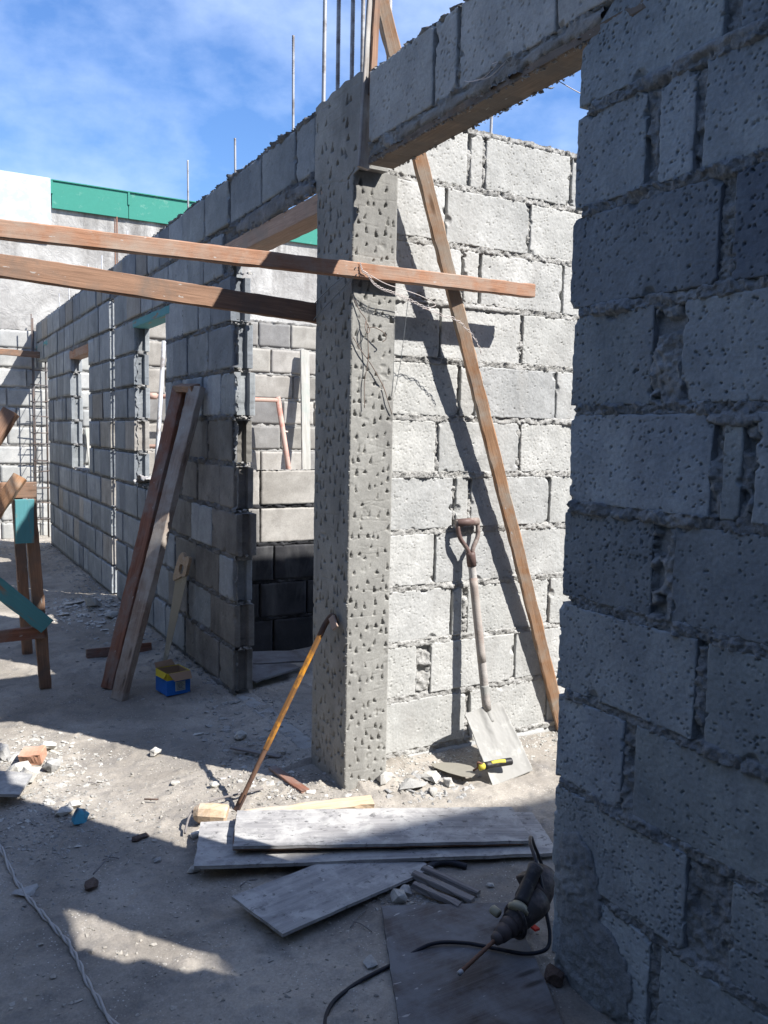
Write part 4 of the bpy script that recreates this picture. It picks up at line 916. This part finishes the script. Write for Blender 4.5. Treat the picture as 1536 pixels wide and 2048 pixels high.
# digging bar
BR = thing('digging_bar', 'long yellow-painted pry bar leaning on the column', 'pry bar', (0.993, 2.769, 0))
b0 = Vector((0.995, 2.77, 0.005)); b1 = Vector((1.372, 2.812, 0.665)); bd = (b1-b0).normalized(); Lb = (b1-b0).length
tube('lower_shaft', [b0+bd*0.02, b0+bd*Lb*0.12, b0+bd*Lb*0.44], 0.0118, M['bar_bare'], BR, 6, 4, radii=[0.0085, 0.0108])
tube('painted_shaft', [b0+bd*Lb*0.30, b0+bd*Lb*0.9], 0.0116, M['yellow_bar'], BR, 6, 6, smooth=False)
tube('head', [b0+bd*Lb*0.895, b0+bd*Lb*0.96, b1+Vector((0.006, -0.012, 0.005)), b1+Vector((0.008, -0.032, -0.004)), b1+Vector((0.008, -0.046, -0.022))], 0.0112, M['bar_bare'], BR, 8, 4)
plank('claw', b1+Vector((-0.002, -0.028, 0.004)), b1+Vector((-0.004, -0.066, -0.030)), 0.030, 0.008, (-1, -0.3, 0.3), M['claw'], BR, warp=0, chip=0.001, nseg=4)
plank('chisel_tip', b0+bd*0.06, b0-bd*0.006, 0.030, 0.008, (-1, -0.2, 0.4), M['bar_bare'], BR, warp=0, chip=0.001, nseg=4)

# hand saw
SW = thing('hand_saw', 'hand saw standing on its tip against the shaded long wall', 'saw', (1.25, 4.75, 0))
tip = Vector((1.268, 4.760, 0.01)); top = Vector((1.362, 4.640, 0.665)); sd = (top-tip).normalized(); fn = Vector((-1, -0.35, 0.15)); fn = (fn-sd*fn.dot(sd)).normalized(); sx = sd.cross(fn)
def flat(name, pts, mat, parent, thick, holes=None):
    """outline in saw plane coordinates (along, across)"""
    Mi = parent_inv(parent); f = [Mi @ (tip+sd*a+sx*b+fn*(thick/2)) for a, b in pts]; k = [Mi @ (tip+sd*a+sx*b-fn*(thick/2)) for a, b in pts]; n = len(pts)
    return mesh_obj(name, [tuple(v) for v in f+k], [(i, (i+1) % n, (i+1) % n+n, i+n) for i in range(n)], mat, parent, False, [list(range(n-1, -1, -1)), [i+n for i in range(n)]])
flat('blade', [(0, -0.016), (0.52, -0.050), (0.56, -0.02), (0.57, 0.045), (0.52, 0.052), (0, 0.020)], M['trowel_metal'], SW, 0.0016)
hp = [(0.485, -0.050), (0.50, -0.062), (0.555, -0.058), (0.60, -0.052), (0.635, -0.046), (0.665, -0.028), (0.668, -0.004), (0.645, 0.004), (0.655, 0.02), (0.668, 0.045), (0.64, 0.056), (0.60, 0.050), (0.565, 0.052), (0.545, 0.044), (0.535, 0.01), (0.515, -0.01), (0.50, -0.035)]
# ring-shaped handle: outer loop joined to the hand hole
hole = [(0.575+0.026*math.cos(t*math.pi/5), 0.002+0.026*math.sin(t*math.pi/5)*1.0) for t in range(10)]
def ringflat(name, outer, inner, mat, parent, thick):
    Mi = parent_inv(parent); cen = (0.575, 0.0)
    import math as _m
    def ray(a):
        best = None
        for i in range(len(outer)):
            (x1, y1), (x2, y2) = outer[i], outer[(i+1) % len(outer)]
            x1 -= cen[0]; x2 -= cen[0]; y1 -= cen[1]; y2 -= cen[1]; dx_, dy_ = _m.cos(a), _m.sin(a)
            den = dx_*(y2-y1)-dy_*(x2-x1)
            if abs(den) < 1e-9: continue
            t = (x1*(y2-y1)-y1*(x2-x1))/den; u = (x1*dy_-y1*dx_)/den
            if t > 0 and 0 <= u <= 1: best = t if best is None else max(best, t)
        return best or 0.03
    N = 48; V = []
    for i in range(N):
        a = 2*_m.pi*i/N; r1 = ray(a); r0 = 0.020+0.008*abs(_m.cos(a))
        for (r_, s_) in ((r1, .5), (r0, .5), (r0, -.5), (r1, -.5)):
            V.append(Mi @ (tip+sd*(cen[0]+r_*_m.cos(a))+sx*(cen[1]+r_*_m.sin(a))+fn*(s_*thick+0.002)))
    q = [(i*4+k, i*4+(k+1) % 4, ((i+1) % N)*4+(k+1) % 4, ((i+1) % N)*4+k) for i in range(N) for k in range(4)]
    return mesh_obj(name, [tuple(v) for v in V], q, mat, parent, False)
ringflat('handle', hp, hole, M['wood_pale'], SW, 0.020)

# cardboard box
BX = thing('cardboard_box', 'small open blue and yellow cardboard box on the ground by the wall', 'box', (1.165, 4.21, gh(1.165, 4.21)), R(9))
w, d, hb = 0.064, 0.068, 0.115
def strip(name, x0, x1, y0, y1, z0, z1, m): return boxes(name, [(x0, x1, y0, y1, z0, z1)], m, BX)
for (nm, a) in (('front_panel', (-w, w, -d, -d+.003)), ('back_panel', (-w, w, d-.003, d)), ('side_panel', (-w, -w+.003, -d+.0031, d-.0031)), ('side_panel', (w-.003, w, -d+.0031, d-.0031))):
    strip(nm, *a, 0, 0.078, M['box_blue']); strip('yellow_band', *a, 0.0781, hb, M['box_yellow'])
strip('bottom', -w+.004, w-.004, -d+.004, d-.004, 0.002, 0.004, M['card'])
strip('lining', -w+.0035, w-.0035, d-.0055, d-.0035, 0.005, hb-.003, M['card']); strip('lining', w-.0055, w-.0035, -d+.004, d-.006, 0.005, hb-.003, M['card'])
strip('print_label', -0.018, 0.036, -d-.0012, -d-.0002, 0.018, 0.066, M['card_pale'])
for i in range(6): strip('printed_line', -0.013, 0.031-0.006*(i % 3), -d-.0018, -d-.0013, 0.024+0.0068*i, 0.0262+0.0068*i, M['ink'])
tube('print_ring', [(0.009+0.010*math.cos(a*0.5236), -d-.0016, 0.043+0.010*math.sin(a*0.5236)) for a in range(13)], 0.0009, M['ink'], BX, 5, local=True)
def flap(pts, name='flap', mat='card'):
    V = [Vector(p) for p in pts]; nn = (V[1]-V[0]).cross(V[2]-V[0]).normalized()*0.0022
    mesh_obj(name, [tuple(v) for v in V]+[tuple(v+nn) for v in V], [(3, 2, 1, 0), (4, 5, 6, 7), (0, 1, 5, 4), (1, 2, 6, 5), (2, 3, 7, 6), (3, 0, 4, 7)], M[mat], BX, False)
flap([(-w+.01, -d-.001, hb), (w, -d-.001, hb), (w-.004, -d-.030, hb-0.034), (-w+.030, -d-.028, hb-0.036)])
flap([(-w, d, hb), (w-.02, d, hb), (w-.035, d+.016, hb+0.030), (-w, d+.018, hb+0.024)])
flap([(-w-.001, -d, hb), (-w-.001, d-.01, hb), (-w-.012, d-.03, hb-0.030), (-w-.012, -d+.01, hb-0.026)], mat='box_yellow')

# drill
DR = thing('rotary_hammer', 'dirty rotary hammer drill with black side handle lying on dark plywood', 'drill', (1.36, 1.63, 0.03))
ax0 = Vector((1.142, 1.582, 0.050)); ax1 = Vector((1.275, 1.612, 0.082)); ad_ = (ax1-ax0).normalized()
tube('drill_bit', [ax0, ax0+ad_*0.02, ax1], 0.0050, M['rust'], DR, 8, 0, ribs=0.016)
tube('bit_tip', [ax0-ad_*0.006, ax0+ad_*0.006], 0.0065, M['rebar'], DR, 6)
def lathe(name, o, d, prof, mat, sides=20): 
    pts = [o+d*a for a, r in prof]; return tube(name, pts, 0, mat, DR, sides, radii=[r for a, r in prof])
lathe('chuck', ax1-ad_*0.012, ad_, [(0, .008), (.004, .015), (.016, .018), (.018, .013), (.021, .013), (.023, .021), (.045, .024), (.047, .019), (.052, .019), (.054, .027), (.066, .028), (.070, .026)], M['drill_body'])
lathe('gear_housing', ax1+ad_*0.055, ad_, [(0, .024), (.004, .031), (.045, .036), (.095, .040), (.12, .038), (.125, .030)], M['drill_body'])
bc = ax1+ad_*0.18+Vector((0, 0.012, -0.004))
lathe('motor_housing', bc-ad_*0.03, (ad_+Vector((0, 0.35, 0.05))).normalized(), [(0, .034), (.008, .046), (.09, .046), (.11, .043), (.125, .026)], M['drill_body'])
hb0 = ax1+ad_*0.085+Vector((0, -0.002, 0.030)); ht = Vector((1.432, 1.665, 0.190)); hd = (ht-hb0).normalized()
lathe('handle_collar', hb0-hd*0.012, hd, [(0, .022), (.004, .028), (.012, .028), (.016, .022), (.026, .019)], M['drill_collar'])
lathe('side_handle', hb0+hd*0.012, hd, [(0, .0205), (.01, .0195), (.05, .0182), (.098, .0190), (.106, .0215), (.113, .0205), (.1135, .011), (.10, .010)], M['black_plastic'], 18)
lathe('depth_stop_clamp', ax1+ad_*0.05+Vector((-0.010, 0.030, 0.020)), Vector((-0.3, 1, 0.25)).normalized(), [(0, .010), (.004, .012), (.024, .012), (.027, .009)], M['drill_collar'], 10)
rg = ax1+ad_*0.075
tube('clamp_ring', [rg+Vector((0, 0.040*math.cos(t*math.pi/10), 0.040*math.sin(t*math.pi/10))) for t in range(21)], 0.006, M['drill_body'], DR, 8)
plank('trigger_handle', bc+Vector((0.055, 0.05, 0.02)), bc+Vector((0.06, 0.13, -0.03)), 0.040, 0.034, (1, 0, 0.3), M['drill_body'], DR, warp=0, chip=0.002)
tag(tube('power_cable', [(0.70, 1.40, .012), (0.802, 1.635, .010), (0.903, 1.706, .012), (1.065, 1.74, .012), (1.16, 1.738, .030), (1.24, 1.70, .030), (1.30, 1.640, .030), (1.352, 1.590, .030), (1.405, 1.572, .036), (1.432, 1.590, 0.060), (1.440, 1.615, 0.10), (1.452, 1.652, 0.16), (1.47, 1.70, .20), (1.50, 1.76, .215), (1.545, 1.81, .20), (1.60, 1.85, .13), (1.66, 1.84, .03), (1.75, 1.72, .02)], 0.0052, M['cable_black'], None, 8, 8), 'black power cord looping from the drill across the ground at the bottom', 'power cord')
# twisted white flex on the left
base = smooth_path([(0.20, 3.05, .014), (0.227, 2.864, .012), (0.249, 2.628, .012), (0.283, 2.444, .012), (0.323, 2.274, .012), (0.342, 2.154, .012), (0.350, 2.027, .012), (0.374, 1.851, .012), (0.42, 1.62, .012)], 14)
CB = thing('electric_flex', 'twisted pale electric flex snaking over the ground at lower left', 'electric cable', (0.3, 2.4, 0))
for ph in (0, math.pi):
    P2 = []
    for i, p in enumerate(base):
        T = (base[min(i+1, len(base)-1)]-base[max(i-1, 0)]).normalized(); N = Vector((-T.y, T.x, 0)); a = i*0.42+ph
        P2.append(Vector((p.x, p.y, gh(p.x, p.y)+0.006))+N*0.0036*math.cos(a)+Vector((0, 0, 0.0036*math.sin(a))))
    tube('strand', P2, 0.0036, M['cable_white'], CB, 6)

# wires on the column
WR = thing('tie_wire', 'pale twisted tie wire hanging from the upper lumber across to the prop', 'wire', (1.42, 2.66, 1.92))
wp = [(1.405, 2.664, 1.950), (1.412, 2.660, 1.925), (1.432, 2.660, 1.915), (1.455, 2.655, 1.885), (1.495, 2.655, 1.868), (1.53, 2.655, 1.862), (1.60, 2.66, 1.845), (1.673, 2.66, 1.822), (1.75, 2.66, 1.800), (1.807, 2.66, 1.792), (1.86, 2.665, 1.765), (1.902, 2.665, 1.730), (1.925, 2.67, 1.705), (1.942, 2.67, 1.672)]
bs = smooth_path(wp, 8)
for ph in (0, 2.1, 4.2):
    tube('strand', [p+Vector((0.0, 0.0035*math.sin(i*0.8+ph), 0.0045*math.cos(i*0.8+ph))) for i, p in enumerate(bs[: (len(bs) if ph < 3 else 60)])], 0.0012, M['wire_white'], WR, 5)
tube('strand', smooth_path([(1.44, 2.655, 1.912), (1.50, 2.65, 1.888), (1.58, 2.655, 1.875), (1.66, 2.66, 1.860), (1.72, 2.66, 1.835), (1.66, 2.66, 1.815)], 6), 0.0014, M['wire_white'], WR, 5)
tube('hanging_strand', smooth_path([(1.603, 2.665, 1.84), (1.596, 2.68, 1.70), (1.588, 2.69, 1.60), (1.575, 2.70, 1.51)], 6), 0.0012, M['wire_grey'], WR, 5)
WG = thing('tie_wire', 'two grey tie wires slanting down the shaded face of the column', 'wire', (1.38, 2.8, 1.9))
tube('strand', smooth_path([(1.392, 2.664, 1.912), (1.384, 2.70, 1.895), (1.383, 2.80, 1.862), (1.384, 2.90, 1.830), (1.387, 3.015, 1.790)], 5), 0.0022, M['wire_grey'], WG, 5)
tube('strand', smooth_path([(1.388, 2.664, 1.935), (1.385, 2.74, 1.918), (1.385, 2.86, 1.895), (1.389, 3.01, 1.852)], 5), 0.0020, M['wire_grey'], WG, 5)
WC = thing('rusty_wire', 'rusty bent wire knotted on the sunlit face of the column', 'wire', (1.46, 2.70, 1.6))
for pts in ([(1.402, 2.702, 1.83), (1.425, 2.698, 1.79), (1.445, 2.690, 1.76), (1.452, 2.688, 1.70), (1.458, 2.695, 1.62), (1.448, 2.700, 1.54), (1.450, 2.700, 1.45)],
            [(1.445, 2.690, 1.76), (1.438, 2.684, 1.735), (1.446, 2.682, 1.715), (1.458, 2.686, 1.725), (1.450, 2.688, 1.75)],
            [(1.452, 2.690, 1.735), (1.48, 2.680, 1.735), (1.51, 2.676, 1.720), (1.523, 2.680, 1.700), (1.510, 2.684, 1.688)],
            [(1.40, 2.703, 1.70), (1.43, 2.699, 1.655), (1.47, 2.698, 1.61), (1.51, 2.700, 1.555), (1.532, 2.702, 1.52), (1.55, 2.700, 1.47), (1.568, 2.704, 1.43)]):
    tube('strand', smooth_path(pts, 6), 0.0017, M['wire_rust'], WC, 5)
WL = thing('wire_scrap', 'loose pale wire scraps dangling under the lintel course', 'wire', (1.39, 2.0, 2.33))
for pts in ([(1.389, 2.03, 2.345), (1.380, 1.98, 2.325), (1.378, 1.92, 2.315), (1.384, 1.87, 2.335), (1.390, 1.90, 2.345)], [(1.389, 1.98, 2.33), (1.382, 1.90, 2.310), (1.389, 1.84, 2.330)], [(1.47, 1.73, 2.262), (1.50, 1.70, 2.235), (1.58, 1.70, 2.222)]):
    tube('strand', smooth_path(pts, 6), 0.0012, M['wire_white'], WL, 5)

# rebar cage at the far left
CG = thing('rebar_cage', 'slender upright rebar cage with square ties at the far end of the long wall', 'rebar cage', (1.38, 10.6, 0))
for (x, y, t) in ((1.325, 10.76, 2.55), (1.355, 10.88, 2.52), (1.475, 10.76, 2.42), (1.485, 10.88, 2.50)):
    tube('bar', [(x, y, 0), (x+.005, y, 1.3), (x, y, t+0.12)], 0.0075, M['cage'], CG, 6)
M['cage'].node_tree.nodes['Principled BSDF'].inputs['Roughness'].default_value = 0.7
rr = random.Random(4); z = 0.25
while z < 2.3:
    a = rr.uniform(-.01, .01)
    tube('tie', [(1.312, 10.75, z+a), (1.49, 10.75, z-a), (1.49, 10.89, z), (1.312, 10.89, z+.01), (1.312, 10.75, z+a), (1.52, 10.745, z-a*2)], 0.005, M['cage'], CG, 5)
    z += rr.choice([0.20, 0.17, 0.13])

# pink scaffold frame behind the openings
SF = thing('scaffold_frame', 'pinkish red steel scaffold frame standing in the room behind the openings', 'scaffold', (2.3, 6.9, 0))
tube('leg', [(3.10, 6.72, 0.0), (2.962, 6.93, 1.037), (2.870, 6.97, 1.66)], 0.024, M['pipe'], SF, 10)
tube('leg', [(1.60, 6.90, 0.0), (1.62, 6.95, 2.0)], 0.024, M['pipe'], SF, 10)
tube('crossbar', [(1.62, 6.95, 1.625), (2.865, 6.965, 1.630)], 0.019, M['pipe'], SF, 10)
tube('crossbar', [(1.62, 6.94, 1.215), (2.50, 6.94, 1.215)], 0.017, M['pipe'], SF, 10)
tube('coupler', [(1.73, 6.95, 1.625), (1.80, 6.95, 1.625)], 0.027, M['pipe'], SF, 10)
tube('lock_pin', [(2.90, 6.95, 1.36), (2.955, 6.93, 1.355)], 0.008, M['claw'], SF, 6)
tube('upright', [(2.50, 6.94, 0), (2.50, 6.95, 1.62)], 0.019, M['pipe'], SF, 10)
tag(tube('pole', [(1.62, 6.55, 0.0), (1.80, 6.72, 2.05)], 0.018, M['rebar'], None, 8), 'thin pale pole leaning inside, visible in the nearer window opening', 'pole')
tag(plank('board', (2.02, 10.55, 0.0), (1.98, 10.88, 1.35), 0.09, 0.03, (0, -1, 0), M['wood_white']), 'small pale board standing inside, visible in the farther window opening', 'board')

# ================================================================== STONES AND RUBBLE
stones = [
 ('concrete_chunk', (0.335, 3.40), (0.101, 0.074, 0.061), 'whitish concrete chunk just below and left of the orange brick', 'stone', 'rubble', 2, 0.2),
 ('concrete_chunk', (0.375, 3.34), (0.088, 0.068, 0.054), 'whitish concrete chunk directly below the orange brick', 'stone', 'rubble', 3, 1.0),
 ('concrete_chunk', (0.300, 3.62), (0.101, 0.074, 0.054), 'pale chunk at the left edge above the orange brick', 'stone', 'rubble', 4, 2.0),
 ('concrete_chunk', (0.470, 3.62), (0.074, 0.061, 0.047), 'small pale stone up and right of the orange brick', 'stone', 'rubble', 5, 0.4),
 ('concrete_chunk', (0.465, 3.41), (0.081, 0.061, 0.054), 'pale stone on the right of the orange brick', 'stone', 'rubble', 6, 0.9),
 ('concrete_slab_piece', (0.385, 3.60), (0.149, 0.061, 0.027), 'flat pale slab piece behind the orange brick', 'stone', 'rubble', 7, 0.3),
 ('concrete_chunk', (0.445, 3.02), (0.060, 0.045, 0.03), 'shaded grey stone left of the blue-painted chunk', 'stone', 'rubble', 8, 0.3),
 ('concrete_chunk', (0.490, 3.05), (0.055, 0.045, 0.03), 'shaded grey stone touching the blue-painted chunk', 'stone', 'rubble', 9, 0.8),
 ('painted_chunk', (0.487, 2.925), (0.060, 0.050, 0.055), 'chunk with flaking light blue paint on the lower left ground', 'painted chunk', 'blue_chunk', 10, 0.3),
 ('concrete_chunk', (0.872, 3.42), (0.050, 0.045, 0.035), 'single stone on the shadow edge in the middle of the ground', 'stone', 'rubble', 11, 0.3),
 ('soil_clod', (0.640, 2.72), (0.060, 0.035, 0.022), 'dark clod inside the shadow below the sunlit strip', 'clod', 'soil', 12, 0.3),
 ('soil_clod', (0.440, 2.49), (0.040, 0.065, 0.025), 'fibrous dark clod with a twig at lower left', 'clod', 'soil', 13, -0.3),
 ('stone', (0.652, 2.545), (0.028, 0.022, 0.018), 'small round pebble right of the fibrous clod', 'stone', 'rubble', 14, 0),
 ('stone', (0.735, 2.435), (0.041, 0.032, 0.024), 'pebble beside the lower left corner of the plywood pile', 'stone', 'rubble', 15, 0),
 ('concrete_chunk', (0.815, 2.655), (0.050, 0.030, 0.022), 'white chip between the log chunk and the plywood', 'stone', 'rubble', 17, 0.3),
 ('concrete_slab_piece', (1.640, 2.625), (0.142, 0.095, 0.027), 'largest pale slab shard between column foot and trowel', 'stone', 'rubble', 18, 0.2),
 ('concrete_slab_piece', (1.735, 2.640), (0.115, 0.074, 0.030), 'second pale slab shard, next to the trowel blade', 'stone', 'rubble', 19, 0.8),
 ('concrete_chunk', (1.560, 2.690), (0.074, 0.054, 0.041), 'grey stone in the corner right of the column foot', 'stone', 'rubble', 20, 0.2),
 ('concrete_chunk', (1.780, 2.575), (0.061, 0.047, 0.034), 'pale lump just in front of the trowel blade', 'stone', 'rubble', 21, 1.2),
 ('concrete_chunk', (1.690, 2.545), (0.054, 0.041, 0.030), 'small pale lump behind the right part of the plywood pile', 'stone', 'rubble', 22, 2.2),
 ('concrete_chunk', (1.245, 3.42), (0.065, 0.050, 0.035), 'dark stone in the shade before the narrow doorway', 'stone', 'rubble', 23, 1.0),
 ('concrete_slab_piece', (1.110, 3.585), (0.060, 0.035, 0.015), 'flat shard on the shaded ground before the narrow doorway', 'stone', 'rubble', 24, 0.1),
 ('concrete_chunk', (0.985, 2.985), (0.035, 0.030, 0.024), 'pale stone on the sunlit strip left of the pry bar', 'stone', 'rubble', 25, 0.1),
 ('concrete_slab_piece', (0.865, 3.10), (0.050, 0.030, 0.014), 'flat stone lying on the middle of the sunlit strip', 'stone', 'rubble', 26, 0.1),
 ('stone', (1.489, 1.925), (0.026, 0.022, 0.016), 'lone pebble on the bare ground above the dark plywood', 'stone', 'rubble', 27, 0.1),
 ('concrete_slab_piece', (0.265, 2.545), (0.075, 0.050, 0.02), 'flat shaded shard left of the pale flex', 'stone', 'rubble', 28, 0.4),
 ('soil_clod', (1.367, 1.500), (0.045, 0.06, 0.04), 'rusty brown clod at the foot of the right wall', 'clod', 'soil', 29, 0.1),
 ('concrete_slab_piece', (1.000, 1.78), (0.075, 0.045, 0.018), 'flat grey shard left of the dark plywood at the bottom', 'stone', 'rubble', 30, 1.3),
 ('concrete_chunk', (1.205, 1.985), (0.055, 0.040, 0.03), 'grey stone at the tip of the short plywood piece', 'stone', 'rubble', 31, 1.3),
 ('concrete_chunk', (1.245, 2.01), (0.035, 0.040, 0.03), 'second grey stone, wedged by the splintered laths', 'stone', 'rubble', 32, 1.3),
 ('concrete_slab_piece', (1.06, 6.55), (0.20, 0.10, 0.05), 'long slab piece of the rubble pile halfway along the long wall', 'stone', 'rubble', 33, 0.5),
 ('concrete_slab_piece', (1.17, 6.35), (0.14, 0.12, 0.09), 'tallest lump of the rubble pile halfway along the long wall', 'stone', 'rubble', 34, 0.9),
 ('concrete_chunk', (1.24, 6.05), (0.10, 0.09, 0.04), 'nearest lump of the rubble pile halfway along the long wall', 'stone', 'rubble', 35, 0.9)]
tag(plank('brick_fragment', (0.365, 3.515, 0.048), (0.440, 3.475, 0.056), 0.068, 0.042, (0.05, -0.25, 1), M['brick'], chip=0.006, warp=0.004, nseg=7), 'orange-red brick fragment on the rubble heap at the left', 'brick')
tag(tube('wood_block', [(0.835, 2.745, 0.034), (0.85, 2.735, 0.037), (0.885, 2.712, 0.036), (0.925, 2.690, 0.034), (0.930, 2.687, 0.033)], 0.034, M['wood_pale'], None, 9, 0, radii=[0.024, 0.035, 0.038, 0.036, 0.030], smooth=False), 'sawn chunk of a pale log beside the left end of the plywood', 'wood block')
for (nm, (x, y), sz, lab, cat, mt, sd_, rz) in stones:
    o = stone(nm, (x, y, gh(x, y)), sz, lab, cat, M[mt], sd_, rz, n=18 if 'slab' not in nm else 12)
tag(tube('twig', [(0.455, 2.53, .016), (0.50, 2.585, .020), (0.53, 2.63, .016)], 0.0025, M['wood_lath'], None, 5, 3), 'thin twig stuck in the fibrous clod at lower left', 'twig')
for i, (x, y, a, l, lab) in enumerate([(1.02, 1.93, 0.6, .09, 'thin twig left of the dark plywood corner'), (1.06, 1.88, 1.9, .07, 'short forked twig beside the dark plywood corner'), (0.60, 3.22, 2.4, .05, 'tiny twig on the sunlit strip near the orange brick'), (0.83, 2.28, 0.2, .06, 'small twig below the plywood corner'), (0.55, 2.62, 2.9, .05, 'small curved twig between flex and plywood')]):
    tag(tube('twig', smooth_path([(x, y, gh(x, y)+.004), (x+l*.5*math.cos(a), y+l*.5*math.sin(a)+.006, gh(x, y)+.008), (x+l*math.cos(a), y+l*math.sin(a), gh(x, y)+.004)], 3), 0.0016, M['wood_lath'], None, 5), lab, 'twig')
tag(tube('twig', [(0.72, 2.99, .012), (0.765, 2.965, .012)], 0.003, M['bar_bare'], None, 5), 'short brown twig on the sunlit strip', 'twig')
tag(tube('bent_rod', [(0.775, 2.665, .012), (0.815, 2.735, .04), (0.87, 2.775, .046), (0.95, 2.82, .036), (1.05, 2.845, .026), (1.13, 2.86, .020)], 0.0042, M['wood_lath'], None, 6, 6), 'bent pale strip arching over the log chunk beside the pry bar', 'bent strip')
tag(boxes('red_scrap', [(1.447, 1.463, 1.665, 1.69, 0.02, 0.026)], M['red_plastic'], None, (0, 0, 0)), 'tiny red plastic scrap between drill and right wall', 'scrap')

# countless gravel and crumbs
rg_ = np.random.default_rng(99)
def scatter(name, n, fx, smin, smax, seed, mat, label):
    pts = []
    for i in range(n):
        x, y = fx(); pts.append((x, y, gh_fast(x, y)))
    o = crumbs(name, pts, mat, None, smin, smax, seed); o['label'] = label; return o
_gx, _gy = np.meshgrid(np.linspace(-0.3, 3, 331), np.linspace(1.2, 11, 981), indexing='ij'); _gz = ground_h(_gx, _gy)
def gh_fast(x, y): return _gz[int(min(max((x+.3)/.01, 0), 330)), int(min(max((y-1.2)/.01, 0), 980))]
def zone(cx, cy, sx, sy): return lambda: (rg_.normal(cx, sx), rg_.normal(cy, sy))
def uni(x0, x1, y0, y1): return lambda: (rg_.uniform(x0, x1), rg_.uniform(y0, y1))
def linez(x, sx, y0, y1): return lambda: (x-abs(rg_.normal(0, sx)), rg_.uniform(y0, y1))
o = scatter('gravel', 3200, lambda: zone(1.42, 2.80, 0.22, 0.13)() if rg_.random() < .5 else zone(1.12, 2.95, 0.16, 0.22)(), 0.002, 0.012, 1, M['grit'], 'loose gravel and mortar crumbs round the column foot'); 
scatter('gravel', 1300, lambda: (rg_.uniform(1.55, 2.6), 2.81-abs(rg_.normal(0, 0.10))), 0.002, 0.013, 2, M['rubble'], 'mortar crumbs along the foot of the sunlit wall')
scatter('gravel', 1500, zone(0.40, 3.45, 0.12, 0.22), 0.002, 0.016, 3, M['rubble'], 'crumbs round the orange brick')
scatter('gravel', 1500, zone(0.38, 2.95, 0.14, 0.22), 0.002, 0.010, 4, M['mortar'], 'dark crumbs in the shade at lower left')
scatter('gravel', 9000, uni(0.1, 1.75, 1.4, 4.6), 0.0012, 0.0068, 5, M['grit'], 'fine crumbs scattered over the whole ground')
scatter('gravel', 1500, linez(1.39, 0.11, 3.7, 10.5), 0.004, 0.022, 6, M['mortar'], 'mortar droppings along the foot of the long wall')
scatter('gravel', 500, zone(1.12, 6.35, 0.12, 0.3), 0.006, 0.035, 7, M['rubble'], 'broken bits of the rubble pile by the long wall')
scatter('gravel', 700, lambda: (rg_.uniform(1.40, 1.62), rg_.uniform(3.1, 4.5)), 0.003, 0.014, 8, M['mortar'], 'crumbs in the narrow doorway')
scatter('gravel', 260, zone(1.25, 1.99, 0.06, 0.06), 0.003, 0.012, 10, M['mortar'], 'crumbs between the plywood and the laths')
scatter('gravel', 300, uni(0.2, 1.4, 9.5, 10.9), 0.01, 0.035, 11, M['rubble'], 'white debris in front of the farthest wall')
scatter('gravel', 170, zone(1.72, 2.60, 0.10, 0.07), 0.008, 0.026, 12, M['rubble'], 'broken plaster shards between column foot and trowel')
scatter('gravel', 120, zone(1.22, 2.86, 0.12, 0.12), 0.006, 0.020, 14, M['rubble'], 'small stones left of the column foot')
scatter('gravel', 140, zone(1.26, 3.35, 0.08, 0.25), 0.008, 0.028, 15, M['mortar'], 'dark rubble before the narrow doorway')
scatter('gravel', 520, uni(0.15, 1.35, 1.5, 3.4), 0.004, 0.013, 16, M['grit'], 'larger grit strewn over the near ground')
scatter('gravel', 260, uni(0.2, 1.3, 3.4, 6.0), 0.005, 0.016, 17, M['mortar'], 'larger grit strewn over the shaded ground')
# raised concrete strip (footing) in the narrow doorway
tag(mesh_obj('footing', *(lambda U, V: (np.stack([1.400+0.10*V+0.004*fbm(p3(U*9, V*3), 3, 5), U, np.where((V < 0.02) | (V > .98), -0.02, 0.030+0.006*fbm(p3(U*14, V*2), 3, 6))], -1).reshape(-1, 3), grid_idx(70, 12)))(*np.meshgrid(np.linspace(3.01, 3.96, 71), np.linspace(0, 1, 13), indexing='ij')), M['mortar']), 'low rough concrete footing strip across the narrow doorway', 'footing')
